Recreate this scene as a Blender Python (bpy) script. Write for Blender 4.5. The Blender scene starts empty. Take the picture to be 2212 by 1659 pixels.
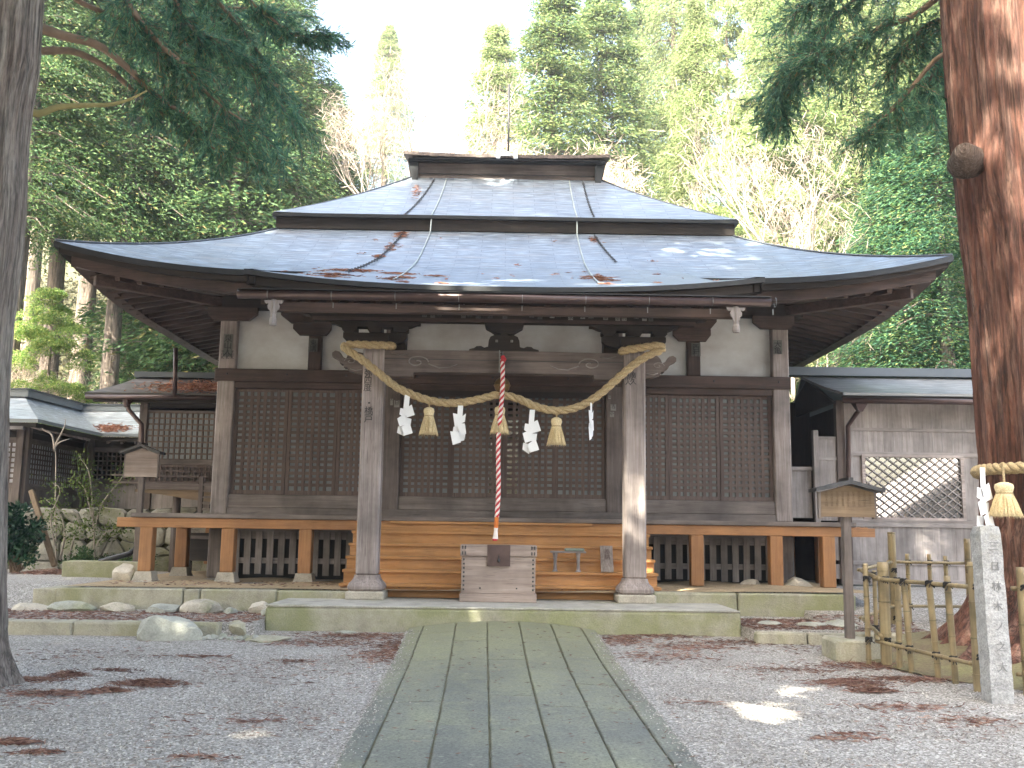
import bpy, bmesh, math, random
import numpy as np
from mathutils import Vector, Matrix
random.seed(7); RNG = np.random.default_rng(7)
sc = bpy.context.scene
COL = sc.collection
pi = math.pi
# ------------------------------------------------------------------ camera
CAM_LOC = Vector((0, 0, 1.6))
CM = Matrix.Rotation(math.radians(-.5), 3, 'Z') @ Matrix.Rotation(math.radians(98.47), 3, 'X') @ Matrix.Rotation(math.radians(.8), 3, 'Z')
cam_d = bpy.data.cameras.new('camera'); cam = bpy.data.objects.new('camera', cam_d); COL.objects.link(cam)
cam.matrix_world = Matrix.Translation(CAM_LOC) @ CM.to_4x4()
cam_d.lens = 35; cam_d.sensor_width = 36; cam_d.clip_end = 600; cam_d.clip_start = .1
sc.camera = cam
def P(u, v, Y):
    """world point at depth Y that stands at survey reading (u, v) of the site photograph"""
    d = CM @ Vector((u - 1106, -(v - 829.5), -2150.)); t = Y / d.y
    return CAM_LOC + d * t
def proj(p):
    q = CM.transposed() @ (Vector(p) - CAM_LOC)
    return 1106 - 2150 * q.x / q.z, 829.5 + 2150 * q.y / q.z
# ------------------------------------------------------------------ materials
def new_mat(name):
    m = bpy.data.materials.new(name); m.use_nodes = True
    nt = m.node_tree; nt.nodes.clear()
    out = nt.nodes.new('ShaderNodeOutputMaterial'); bs = nt.nodes.new('ShaderNodeBsdfPrincipled')
    nt.links.new(bs.outputs[0], out.inputs[0])
    return m, nt, bs, out
def node(nt, t, **kw):
    n = nt.nodes.new('ShaderNode' + t)
    for k, v in kw.items():
        if k in n.inputs.keys() if isinstance(k, str) else False: n.inputs[k].default_value = v
        else: setattr(n, k, v)
    return n
def ramp(nt, fac, stops):
    r = nt.nodes.new('ShaderNodeValToRGB'); e = r.color_ramp.elements
    while len(e) < len(stops): e.new(.5)
    for el, (p, c) in zip(e, stops):
        el.position = p; el.color = (c[0], c[1], c[2], 1) if hasattr(c, '__len__') else (c, c, c, 1)
    nt.links.new(fac, r.inputs[0]); return r.outputs[0]
def coords(nt, scale, kind='Object', rot=(0, 0, 0)):
    tc = nt.nodes.new('ShaderNodeTexCoord'); mp = nt.nodes.new('ShaderNodeMapping')
    mp.inputs['Scale'].default_value = scale if hasattr(scale, '__len__') else (scale,) * 3
    mp.inputs['Rotation'].default_value = rot
    nt.links.new(tc.outputs[kind], mp.inputs[0]); return mp.outputs[0]
def noise(nt, vec, scale=1., detail=5., rough=.6, dist=0.):
    n = nt.nodes.new('ShaderNodeTexNoise'); n.inputs['Scale'].default_value = scale
    n.inputs['Detail'].default_value = detail; n.inputs['Roughness'].default_value = rough; n.inputs['Distortion'].default_value = dist
    nt.links.new(vec, n.inputs['Vector']); return n.outputs[0]
def mixc(nt, fac, a, b, mode='MIX'):
    m = nt.nodes.new('ShaderNodeMix'); m.data_type = 'RGBA'; m.blend_type = mode
    for s, v in ((0, fac), (6, a), (7, b)):
        if hasattr(v, 'is_output'): nt.links.new(v, m.inputs[s])
        elif s == 0: m.inputs[0].default_value = v
        else: m.inputs[s].default_value = (v[0], v[1], v[2], 1)
    return m.outputs[2]
def bump(nt, bs, h, strength=.4, dist=.01):
    b = nt.nodes.new('ShaderNodeBump'); b.inputs['Strength'].default_value = strength; b.inputs['Distance'].default_value = dist
    nt.links.new(h, b.inputs['Height']); nt.links.new(b.outputs[0], bs.inputs['Normal'])
def sca(c, k): return tuple(x * k for x in c)
def wood(name, light, dark, axis='z', rough=.75, streak=10., stain=.5):
    m, nt, bs, _ = new_mat(name)
    s = [streak] * 3; s['xyz'.index(axis)] = .5
    g = noise(nt, coords(nt, s), 1.6, 8, .65, .6)
    c = ramp(nt, g, [(.28, dark), (.5, sca([(a + b) / 2 for a, b in zip(light, dark)], 1)), (.68, light)])
    big = noise(nt, coords(nt, 1.3), 1., 4, .6)
    f = ramp(nt, big, [(.32, 1 - stain), (.62, 1.)])
    c = mixc(nt, 1., c, f, 'MULTIPLY')
    ri = nt.nodes.new('ShaderNodeNewGeometry')
    c = mixc(nt, 1., c, ramp(nt, ri.outputs['Random Per Island'], [(0, .8), (1, 1.12)]), 'MULTIPLY')
    # short knots / cracks
    s2 = [60.] * 3; s2['xyz'.index(axis)] = 3.
    k = noise(nt, coords(nt, s2), 1., 3, .5)
    c = mixc(nt, ramp(nt, k, [(.62, 0.), (.72, .7)]), c, sca(dark, .45))
    nt.links.new(c, bs.inputs['Base Color']); bs.inputs['Roughness'].default_value = rough
    bump(nt, bs, g, .5, .012); return m
def woodset(name, light, dark, **kw):
    return {a: wood(name + '_' + a, light, dark, a, **kw) for a in 'xyz'}
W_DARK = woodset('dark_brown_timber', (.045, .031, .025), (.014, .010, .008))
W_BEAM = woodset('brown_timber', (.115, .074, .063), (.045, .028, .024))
W_GREY = woodset('weathered_grey_timber', (.46, .40, .385), (.21, .165, .155), streak=14.)
W_COL = woodset('column_timber', (.22, .178, .165), (.095, .072, .066))
W_LAT = woodset('lattice_timber', (.155, .112, .10), (.08, .055, .049), stain=.25)
W_PALE = woodset('pale_grey_boards', (.385, .35, .345), (.22, .19, .186), streak=8.)
W_ORANGE = woodset('orange_stained_timber', (.58, .30, .115), (.40, .185, .062), rough=.5, stain=.3)
W_POST = woodset('red_brown_stained_timber', (.45, .225, .095), (.30, .135, .055), rough=.55, stain=.35)
W_SILL = woodset('sill_timber', (.255, .215, .20), (.13, .103, .094))
W_BOX = woodset('box_timber', (.44, .36, .32), (.24, .18, .16), stain=.35)
W_SIGN = woodset('sign_timber', (.25, .175, .11), (.15, .10, .06), stain=.25)
def plain(name, c, rough=.6, metal=0., var=.25, scale=6., bmp=.15, spec=None):
    m, nt, bs, _ = new_mat(name)
    n = noise(nt, coords(nt, scale), 1., 6, .6)
    nt.links.new(ramp(nt, n, [(.3, sca(c, 1 - var)), (.7, sca(c, 1 + var * .5))]), bs.inputs['Base Color'])
    bs.inputs['Roughness'].default_value = rough; bs.inputs['Metallic'].default_value = metal
    if spec is not None: bs.inputs['Specular IOR Level'].default_value = spec
    if bmp: bump(nt, bs, n, bmp, .01)
    return m
def plaster():
    m, nt, bs, _ = new_mat('white_plaster')
    n = noise(nt, coords(nt, (1.2, 1.2, 1.8)), 1., 6, .6); n2 = noise(nt, coords(nt, 60), 1., 2)
    c = ramp(nt, n, [(.3, (.42, .40, .40)), (.5, (.54, .54, .545)), (.7, (.66, .68, .70))])
    nt.links.new(c, bs.inputs['Base Color']); bs.inputs['Roughness'].default_value = .9; bump(nt, bs, n2, .2, .003); return m
def stone(name, c, moss=.0, mosscol=(.13, .16, .05), sc_=3., rough=.9, fleck=.2):
    m, nt, bs, _ = new_mat(name)
    v = coords(nt, sc_)
    n = noise(nt, v, 1., 8, .7); n2 = noise(nt, coords(nt, 45), 1., 3, .7); n3 = noise(nt, coords(nt, 1.4), 1., 5, .65)
    col = ramp(nt, n, [(.25, sca(c, .55)), (.5, c), (.75, sca(c, 1.3))])
    if moss:
        col = mixc(nt, ramp(nt, n3, [(.58 - moss * .3, 0.), (.74 - moss * .2, .9)]), col, mosscol)
    col = mixc(nt, 1., col, ramp(nt, n2, [(.3, 1 - fleck), (.7, 1 + fleck * .5)]), 'MULTIPLY')
    ri = nt.nodes.new('ShaderNodeNewGeometry')
    col = mixc(nt, 1., col, ramp(nt, ri.outputs['Random Per Island'], [(0, .78), (1, 1.15)]), 'MULTIPLY')
    nt.links.new(col, bs.inputs['Base Color']); bs.inputs['Roughness'].default_value = rough
    ad = nt.nodes.new('ShaderNodeMath'); ad.operation = 'ADD'; nt.links.new(n, ad.inputs[0]); nt.links.new(n2, ad.inputs[1])
    bump(nt, bs, ad.outputs[0], .6, .02); return m
S_CONC = stone('pale_concrete', (.45, .43, .39), .12, (.27, .27, .17))
S_MOSSY = stone('mossy_kerb_stone', (.36, .34, .27), .6, (.25, .26, .135))
S_KERB = stone('kerb_stone', (.40, .375, .30), .4, (.27, .27, .15))
S_ROCK = stone('grey_rock', (.34, .345, .31), .25, (.22, .23, .13))
S_WALL = stone('wall_stone', (.40, .38, .335), .3, (.23, .24, .13))
S_POST = stone('granite_post', (.42, .42, .43), .15, (.25, .24, .16), sc_=5., fleck=.35)
S_FOOT = stone('foot_stone', (.46, .42, .36), .1)
def path_mat():
    m, nt, bs, _ = new_mat('green_grey_paving')
    n = noise(nt, coords(nt, (1.2, .8, 1)), 1., 6, .65); n2 = noise(nt, coords(nt, 40), 1., 4, .75); n3 = noise(nt, coords(nt, (7, 9, 7)), 1., 6, .7)
    c = ramp(nt, n, [(.3, (.145, .15, .14)), (.5, (.19, .195, .165)), (.68, (.25, .255, .185))])
    c = mixc(nt, 1., c, ramp(nt, n2, [(.3, .5), (.55, 1.), (.75, 1.35)]), 'MULTIPLY')
    ri = nt.nodes.new('ShaderNodeNewGeometry')
    c = mixc(nt, 1., c, ramp(nt, ri.outputs['Random Per Island'], [(0, (.88, .89, .91)), (1, (1.1, 1.1, 1.06))]), 'MULTIPLY')
    # pale lichen flecks, and dark pits
    c = mixc(nt, ramp(nt, n3, [(.62, 0.), (.70, .6)]), c, (.40, .43, .33))
    pits = noise(nt, coords(nt, (34, 46, 34)), 1., 2, .5)
    c = mixc(nt, ramp(nt, pits, [(.63, 0.), (.7, .7)]), c, (.05, .055, .04))
    # the far end by the platform is mossier, the near end greyer
    tc = nt.nodes.new('ShaderNodeTexCoord'); sp = nt.nodes.new('ShaderNodeSeparateXYZ'); nt.links.new(tc.outputs['Object'], sp.inputs[0])
    ad = nt.nodes.new('ShaderNodeMath'); ad.operation = 'MULTIPLY_ADD'; nt.links.new(n3, ad.inputs[0]); ad.inputs[1].default_value = 9.; nt.links.new(sp.outputs[1], ad.inputs[2])
    mr = nt.nodes.new('ShaderNodeMapRange'); mr.inputs[1].default_value = 13.; mr.inputs[2].default_value = 18.5; nt.links.new(ad.outputs[0], mr.inputs[0])
    c = mixc(nt, ramp(nt, mr.outputs[0], [(0, 0.), (1, .6)]), c, (.255, .25, .13))
    nt.links.new(c, bs.inputs['Base Color']); bs.inputs['Roughness'].default_value = .75
    bump(nt, bs, n2, .7, .012); return m
M_PATH = path_mat()
def gravel():
    m, nt, bs, _ = new_mat('grey_gravel')
    v = coords(nt, 1.)
    vo = nt.nodes.new('ShaderNodeTexVoronoi'); vo.inputs['Scale'].default_value = 62.; nt.links.new(v, vo.inputs['Vector'])
    sp = nt.nodes.new('ShaderNodeSeparateColor'); nt.links.new(vo.outputs['Color'], sp.inputs[0])
    c = ramp(nt, sp.outputs[0], [(0, (.12, .108, .095)), (.35, (.25, .235, .215)), (.75, (.36, .345, .32)), (1, (.58, .56, .525))])
    n = noise(nt, v, .8, 5, .6); n2 = noise(nt, coords(nt, (1.1, 1.6, 1)), 2.2, 7, .75)
    c = mixc(nt, 1., c, ramp(nt, n, [(.3, (.86, .83, .82)), (.7, (1.05, 1.04, 1.06))]), 'MULTIPLY')
    c = mixc(nt, ramp(nt, n2, [(.56, 0.), (.78, .6)]), c, (.15, .10, .08))      # trodden brown needle dust
    nt.links.new(c, bs.inputs['Base Color']); bs.inputs['Roughness'].default_value = .85
    bump(nt, bs, vo.outputs['Distance'], -.9, .015); return m
M_GRAVEL = gravel()
def dirt(name, a, b):
    m, nt, bs, _ = new_mat(name)
    n = noise(nt, coords(nt, 2.), 1., 8, .7); n2 = noise(nt, coords(nt, 30.), 1., 3, .7)
    c = mixc(nt, 1., ramp(nt, n, [(.3, a), (.7, b)]), ramp(nt, n2, [(.3, .7), (.7, 1.2)]), 'MULTIPLY')
    nt.links.new(c, bs.inputs['Base Color']); bs.inputs['Roughness'].default_value = .95; bump(nt, bs, n2, .6, .02); return m
M_DIRT = dirt('tan_dirt', (.30, .22, .13), (.46, .35, .22))
M_HILL = dirt('forest_floor', (.04, .045, .022), (.09, .08, .04))
M_MOUND = dirt('mossy_root_earth', (.15, .105, .07), (.21, .20, .085))
def roof_mat(name='roof_sheet', row=.17, w=.9, c1=(.195, .235, .295), c2=(.225, .265, .325)):
    m, nt, bs, _ = new_mat(name)
    uv = nt.nodes.new('ShaderNodeTexCoord')
    br = nt.nodes.new('ShaderNodeTexBrick'); br.inputs['Scale'].default_value = 1.; br.inputs['Mortar Size'].default_value = .008
    br.inputs['Brick Width'].default_value = w; br.inputs['Row Height'].default_value = row; br.inputs['Bias'].default_value = 0
    br.inputs['Color1'].default_value = (*c1, 1); br.inputs['Color2'].default_value = (*c2, 1); br.inputs['Mortar'].default_value = (*sca(c1, .68), 1)
    br.inputs['Mortar Smooth'].default_value = .3
    nt.links.new(uv.outputs['UV'], br.inputs['Vector'])
    v = coords(nt, (.7, 3.5, 1), 'UV'); n = noise(nt, v, 1.2, 8, .7); v2 = coords(nt, (2.2, 22, 1), 'UV'); n2 = noise(nt, v2, 1., 5, .7)
    c = mixc(nt, 1., br.outputs['Color'], ramp(nt, n2, [(.3, .3), (.5, .95), (.7, 2.1)]), 'MULTIPLY')
    c = mixc(nt, ramp(nt, n, [(.50, 0.), (.7, .55)]), c, (.33, .31, .31))
    nt.links.new(c, bs.inputs['Base Color'])
    nt.links.new(ramp(nt, n2, [(.3, .34), (.7, .55)]), bs.inputs['Roughness']); bs.inputs['Metallic'].default_value = .45
    ad = nt.nodes.new('ShaderNodeMath'); ad.operation = 'MULTIPLY_ADD'; nt.links.new(n2, ad.inputs[0]); ad.inputs[1].default_value = .5; nt.links.new(br.outputs['Fac'], ad.inputs[2])
    bump(nt, bs, ad.outputs[0], -.35, .02); return m
M_ROOF = roof_mat()
M_ROOF2 = roof_mat('side_roof_sheet', .12, 3., (.15, .17, .20), (.21, .235, .27))
M_METAL = plain('dull_dark_metal', (.06, .06, .065), .45, .6)
M_EDGE = plain('black_roof_edge', (.035, .037, .042), .5, .3)
M_COPPER = plain('brown_gutter', (.085, .055, .053), .35, .5, spec=.6)
M_STEEL = plain('pale_steel', (.30, .31, .31), .4, .7)
M_WIRE = plain('pale_cable', (.42, .46, .46), .5, .4)
M_WHITE = plain('white_paper', (.82, .83, .86), .8, var=.06, bmp=0)
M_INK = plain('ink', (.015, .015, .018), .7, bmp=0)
M_SLIP = plain('old_paper_slip', (.30, .29, .27), .9, var=.3, bmp=0)
M_SLIPD = plain('faded_paper_slip', (.12, .12, .11), .9, var=.3, bmp=0)
M_PAPERL = plain('white_box_plastic', (.7, .72, .74), .5, bmp=0)
M_BRASS = plain('aged_brass', (.28, .19, .09), .35, .9)
M_PANE = None
def pane(name, c, rough=.15):
    m, nt, bs, _ = new_mat(name)
    n = noise(nt, coords(nt, 2.5), 1., 4, .6)
    nt.links.new(ramp(nt, n, [(.3, sca(c, .75)), (.7, sca(c, 1.2))]), bs.inputs['Base Color'])
    bs.inputs['Roughness'].default_value = rough; bs.inputs['Specular IOR Level'].default_value = .6; return m
M_PANE = pane('dusty_glass_over_paper', (.165, .185, .205), .25)
M_PANEL = pane('pale_paper_pane', (.50, .50, .56), .5)
M_CLEAR = pane('dark_glass', (.012, .012, .012), .08)  # near-black pane colour stands in for the unlit room behind clear glass
M_MIRROR = pane('reflecting_glass', (.02, .025, .03), .03)
M_MIRROR.node_tree.nodes['Principled BSDF'].inputs['Specular IOR Level'].default_value = 1.
M_MIRROR.node_tree.nodes['Principled BSDF'].inputs['IOR'].default_value = 2.6
def straw(name, c, d):
    m, nt, bs, _ = new_mat(name)
    n = noise(nt, coords(nt, 70), 1., 3, .7)
    nt.links.new(ramp(nt, n, [(.3, d), (.65, c)]), bs.inputs['Base Color']); bs.inputs['Roughness'].default_value = .85
    bump(nt, bs, n, .8, .01); return m
M_ROPE = straw('straw_rope', (.56, .44, .26), (.27, .19, .10))
M_TASSEL = straw('pale_straw', (.80, .68, .44), (.52, .40, .22))
M_TWINE = plain('black_twine', (.02, .018, .018), .8)
M_RED = plain('red_cloth', (.50, .035, .05), .7); M_WCL = plain('white_cloth', (.78, .70, .68), .8, var=.1)
M_ORC = plain('orange_cloth', (.62, .17, .03), .7)
def bamboo():
    m, nt, bs, _ = new_mat('bamboo')
    v = coords(nt, (30, 30, 1.)); n = noise(nt, v, 1., 5, .6); n2 = noise(nt, coords(nt, 2.5), 1., 4, .6)
    c = ramp(nt, n2, [(.3, (.15, .12, .065)), (.5, (.28, .215, .12)), (.7, (.38, .31, .18))])
    c = mixc(nt, 1., c, ramp(nt, n, [(.3, .75), (.7, 1.1)]), 'MULTIPLY')
    ri = nt.nodes.new('ShaderNodeNewGeometry'); c = mixc(nt, 1., c, ramp(nt, ri.outputs['Random Per Island'], [(0, (.6, .66, .62)), (.5, .95), (1, (1.15, 1.1, 1.))]), 'MULTIPLY')
    nt.links.new(c, bs.inputs['Base Color']); bs.inputs['Roughness'].default_value = .45; return m
M_BAMBOO = bamboo()
def bark(name, a, b, c_, sx=9.):
    m, nt, bs, _ = new_mat(name)
    v = coords(nt, (sx, sx, .9)); n = noise(nt, v, 1.2, 9, .7, .4); v2 = coords(nt, (sx * 3, sx * 3, 5)); n2 = noise(nt, v2, 1., 5, .7)
    big = noise(nt, coords(nt, (1.5, 1.5, .7)), 1., 4)
    fib = noise(nt, coords(nt, (sx * 2.3, sx * 2.3, .8)), 1., 7, .7, .3)
    crk = ramp(nt, noise(nt, coords(nt, (sx * 1.1, sx * 1.1, .45)), 1., 4, .6, .5), [(.44, 1.), (.495, .22), (.55, 1.)])
    col = ramp(nt, n, [(.30, c_), (.46, a), (.62, b), (.75, sca(b, 1.35))])
    col = mixc(nt, 1., col, ramp(nt, fib, [(.32, .25), (.48, 1.), (.7, 1.3)]), 'MULTIPLY')
    col = mixc(nt, 1., col, crk, 'MULTIPLY')
    col = mixc(nt, ramp(nt, big, [(.35, 0.), (.7, .6)]), col, sca(a, 1.15))
    col = mixc(nt, 1., col, ramp(nt, n2, [(.3, .6), (.6, 1.1)]), 'MULTIPLY')
    nt.links.new(col, bs.inputs['Base Color']); bs.inputs['Roughness'].default_value = .9
    ad = nt.nodes.new('ShaderNodeMath'); ad.operation = 'MULTIPLY_ADD'; nt.links.new(n2, ad.inputs[0]); ad.inputs[1].default_value = .4; nt.links.new(n, ad.inputs[2])
    ad2 = nt.nodes.new('ShaderNodeMath'); ad2.operation = 'MULTIPLY_ADD'; nt.links.new(fib, ad2.inputs[0]); ad2.inputs[1].default_value = .7; nt.links.new(ad.outputs[0], ad2.inputs[2])
    bump(nt, bs, ad2.outputs[0], 1., .07); return m
B_RED = bark('red_cedar_bark', (.17, .07, .048), (.27, .165, .13), (.035, .016, .012), 8.)
B_GREY = bark('grey_cedar_bark', (.24, .20, .175), (.36, .33, .29), (.07, .05, .042), 9.)
B_FAR = bark('pale_brown_bark', (.16, .125, .105), (.27, .225, .195), (.08, .055, .045), 5.)
B_BARE = plain('pale_bare_bark', (.40, .345, .30), .8, var=.35)
B_TWIG = plain('twig_bark', (.20, .14, .10), .8, var=.3)
def leaf(name, stops, trans=.35, obj_var=.0, rough=.6, vs_=.45):
    m = bpy.data.materials.new(name); m.use_nodes = True; nt = m.node_tree; nt.nodes.clear()
    out = nt.nodes.new('ShaderNodeOutputMaterial')
    g = nt.nodes.new('ShaderNodeNewGeometry'); c = ramp(nt, g.outputs['Random Per Island'], stops)
    big = noise(nt, coords(nt, vs_), 1., 3, .6)
    c = mixc(nt, 1., c, ramp(nt, big, [(.35, .62), (.65, 1.25)]), 'MULTIPLY')
    bs = nt.nodes.new('ShaderNodeBsdfPrincipled'); nt.links.new(c, bs.inputs['Base Color']); bs.inputs['Roughness'].default_value = rough; bs.inputs['Specular IOR Level'].default_value = .25
    tr = nt.nodes.new('ShaderNodeBsdfTranslucent'); nt.links.new(c, tr.inputs[0])
    mx = nt.nodes.new('ShaderNodeMixShader'); mx.inputs[0].default_value = trans
    nt.links.new(bs.outputs[0], mx.inputs[1]); nt.links.new(tr.outputs[0], mx.inputs[2]); nt.links.new(mx.outputs[0], out.inputs[0]); return m
L_TEAL = leaf('cedar_needles', [(0, (.04, .11, .085)), (.55, (.10, .22, .15)), (.93, (.20, .34, .17)), (1, (.32, .2, .08))], .5, vs_=2.6)
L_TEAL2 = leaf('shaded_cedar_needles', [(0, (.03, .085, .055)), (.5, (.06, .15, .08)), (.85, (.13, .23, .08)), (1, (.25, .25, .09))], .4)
L_MID = leaf('forest_needles', [(0, (.035, .085, .04)), (.5, (.085, .16, .065)), (.9, (.165, .25, .09)), (1, (.26, .19, .08))], .45)
L_LIT = leaf('sunlit_yellow_green_needles', [(0, (.12, .18, .08)), (.5, (.24, .31, .13)), (1, (.40, .43, .21))], .5)  # sunlit copy of the needles, sunshine put into the leaf colour
L_FIR = leaf('fir_needles', [(0, (.06, .12, .055)), (.5, (.14, .21, .08)), (1, (.28, .31, .12))], .45)
L_YOUNG = leaf('young_cedar_needles', [(0, (.09, .18, .05)), (.5, (.19, .30, .08)), (1, (.40, .42, .15))], .5)  # brightened leaf colour stands in for sun on the overshadowed young tree
L_UNDER = leaf('undergrowth_leaves', [(0, (.02, .06, .03)), (.6, (.05, .12, .06)), (.8, (.11, .15, .07)), (1, (.23, .2, .12))], .25, rough=.4)
L_DRY = leaf('dry_twigs', [(0, (.04, .045, .022)), (1, (.11, .10, .055))], .2)
L_NEEDLE = leaf('fallen_needles', [(0, (.10, .05, .042)), (.5, (.19, .10, .08)), (1, (.34, .22, .17))], .1)
L_ROOFN = leaf('fallen_needles_on_roof', [(0, (.22, .08, .05)), (.5, (.34, .15, .09)), (1, (.5, .28, .18))], .1)
L_BLOSSOM = leaf('pale_twig_haze', [(0, (.45, .36, .30)), (1, (.66, .56, .48))], .4)
M_PEB = stone('pebbles', (.4, .39, .37), 0)
# ------------------------------------------------------------------ mesh helpers
class MB:
    def __init__(s): s.v = []; s.f = []; s.uv = None
    def add(s, vs, fs):
        o = len(s.v); s.v += [tuple(p) for p in vs]; s.f += [tuple(i + o for i in f) for f in fs]; return s
    def box(s, x0, x1, y0, y1, z0, z1, ch=0.):
        if ch <= 0:
            return s.add([(x, y, z) for x in (x0, x1) for y in (y0, y1) for z in (z0, z1)],
                         [(0, 1, 3, 2), (4, 6, 7, 5), (0, 4, 5, 1), (2, 3, 7, 6), (0, 2, 6, 4), (1, 5, 7, 3)])
        bm = bmesh.new(); bmesh.ops.create_cube(bm, size=1)
        for v in bm.verts: v.co = Vector(((x0 + x1) / 2 + v.co.x * (x1 - x0), (y0 + y1) / 2 + v.co.y * (y1 - y0), (z0 + z1) / 2 + v.co.z * (z1 - z0)))
        bmesh.ops.bevel(bm, geom=bm.edges[:], offset=ch, segments=1, affect='EDGES')
        bmesh.ops.recalc_face_normals(bm, faces=bm.faces[:])
        bm.verts.index_update(); r = s.add([v.co[:] for v in bm.verts], [[v.index for v in f.verts] for f in bm.faces]); bm.free(); return r
    def beam(s, a, b, w, h, up=(0, 0, 1), w2=None, h2=None):
        a = Vector(a); b = Vector(b); d = (b - a).normalized(); u = Vector(up)
        r = d.cross(u).normalized(); u = r.cross(d)
        w2 = w if w2 is None else w2; h2 = h if h2 is None else h2
        vs = [p + r * sx * ww / 2 + u * sz * hh / 2 for p, ww, hh in ((a, w, h), (b, w2, h2)) for sx, sz in ((-1, -1), (1, -1), (1, 1), (-1, 1))]
        return s.add(vs, [(0, 1, 2, 3), (7, 6, 5, 4), (0, 4, 5, 1), (1, 5, 6, 2), (2, 6, 7, 3), (3, 7, 4, 0)])
    def tube(s, pts, rad, n=8, caps=True):
        pts = [Vector(p) for p in pts]; m = len(pts)
        if not hasattr(rad, '__len__'): rad = [rad] * m
        t0 = (pts[1] - pts[0]).normalized(); ref = Vector((0, 0, 1)) if abs(t0.z) < .9 else Vector((1, 0, 0))
        u = t0.cross(ref).normalized(); vs = []
        for i, p in enumerate(pts):
            t = (pts[min(i + 1, m - 1)] - pts[max(i - 1, 0)]).normalized()
            u = (u - t * u.dot(t)).normalized(); w = t.cross(u)
            for k in range(n):
                a = 2 * pi * k / n; vs.append(p + (u * math.cos(a) + w * math.sin(a)) * rad[i])
        fs = [(i * n + k, i * n + (k + 1) % n, (i + 1) * n + (k + 1) % n, (i + 1) * n + k) for i in range(m - 1) for k in range(n)]
        if caps: fs += [tuple(range(n))[::-1], tuple((m - 1) * n + k for k in range(n))]
        return s.add(vs, fs)
    def prism(s, poly, y0, y1):            # polygon in x-z pushed along y
        n = len(poly); vs = [(x, y0, z) for x, z in poly] + [(x, y1, z) for x, z in poly]
        return s.add(vs, [tuple(range(n)), tuple(range(n, 2 * n))[::-1]] + [(k, n + k, n + (k + 1) % n, (k + 1) % n) for k in range(n)])
    def prismx(s, poly, x0, x1):           # polygon in y-z pushed along x
        n = len(poly); vs = [(x0, y, z) for y, z in poly] + [(x1, y, z) for y, z in poly]
        return s.add(vs, [tuple(range(n)), tuple(range(n, 2 * n))[::-1]] + [(k, n + k, n + (k + 1) % n, (k + 1) % n) for k in range(n)])
    def lathe(s, c, prof, n=20, sq=False):
        vs = []
        for r, z in prof:
            for k in range(n):
                a = 2 * pi * (k + .5) / n; q = r / max(abs(math.cos(a)), abs(math.sin(a))) if sq else r
                vs.append((c[0] + q * math.cos(a), c[1] + q * math.sin(a), c[2] + z))
        m = len(prof)
        fs = [(i * n + k, i * n + (k + 1) % n, (i + 1) * n + (k + 1) % n, (i + 1) * n + k) for i in range(m - 1) for k in range(n)]
        fs += [tuple(range(n))[::-1], tuple((m - 1) * n + k for k in range(n))]
        return s.add(vs, fs)
    def grid(s, fn, nu, nv, uvfn=None):
        o = len(s.v); uvs = []
        for i in range(nu + 1):
            for j in range(nv + 1): s.v.append(tuple(fn(i / nu, j / nv)))
        F = [(o + i * (nv + 1) + j, o + (i + 1) * (nv + 1) + j, o + (i + 1) * (nv + 1) + j + 1, o + i * (nv + 1) + j + 1) for i in range(nu) for j in range(nv)]
        s.f += F
        if uvfn:
            if s.uv is None: s.uv = {}
            for i in range(nu + 1):
                for j in range(nv + 1): s.uv[o + i * (nv + 1) + j] = uvfn(i / nu, j / nv)
        return s
    def build(s, name, mat, parent=None, smooth=False, bevel=0., recalc=True, jitter=0.):
        off = parent_world(parent) if parent else Vector((0, 0, 0))
        me = bpy.data.meshes.new(name); me.from_pydata([(a - off.x, b - off.y, c - off.z) for a, b, c in s.v], [], s.f); me.update()
        if s.uv is not None:
            ul = me.uv_layers.new(name='UVMap')
            for l in me.loops: ul.data[l.index].uv = s.uv.get(l.vertex_index, (0, 0))
        if recalc or bevel:
            bm = bmesh.new(); bm.from_mesh(me)
            if recalc: bmesh.ops.recalc_face_normals(bm, faces=bm.faces[:])
            if bevel: bmesh.ops.bevel(bm, geom=bm.edges[:], offset=bevel, segments=1, affect='EDGES', clamp_overlap=True)
            bm.to_mesh(me); bm.free()
        if smooth: me.shade_smooth()
        me.materials.append(mat)
        return link(name, me, parent)
WORLD = {}
def parent_world(p):
    v = Vector((0, 0, 0))
    while p is not None: v = v + p.location; p = p.parent
    return v
def link(name, me, parent=None):
    o = bpy.data.objects.new(name, me); COL.objects.link(o)
    if parent is not None: o.parent = parent
    return o
def tag(o, label=None, cat=None, group=None, kind=None):
    if label: o['label'] = label
    if cat: o['category'] = cat
    if group: o['group'] = group
    if kind: o['kind'] = kind
    return o
def empty(name, loc, label=None, cat=None, group=None):
    o = bpy.data.objects.new(name, None); o.location = loc; o.empty_display_size = .2; COL.objects.link(o); return tag(o, label, cat, group)
def copy_tree(o, parent=None):
    c = o.copy(); COL.objects.link(c); c.parent = parent
    for ch in list(o.children): copy_tree(ch, c)
    return c
def np_mesh(name, V, nper, mat, parent=None, local=False):
    """V: (N*nper,3) array of separate faces with nper corners"""
    V = np.asarray(V, dtype=np.float32).reshape(-1, 3)
    if parent is not None and not local: V = V - np.array(parent_world(parent), dtype=np.float32)
    n = len(V) // nper
    me = bpy.data.meshes.new(name); me.vertices.add(len(V)); me.vertices.foreach_set('co', V.ravel())
    me.loops.add(len(V)); me.loops.foreach_set('vertex_index', np.arange(len(V), dtype=np.int32))
    me.polygons.add(n); me.polygons.foreach_set('loop_start', np.arange(0, len(V), nper, dtype=np.int32))
    me.polygons.foreach_set('loop_total', np.full(n, nper, dtype=np.int32)); me.update(); me.materials.append(mat)
    return link(name, me, parent)
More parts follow.
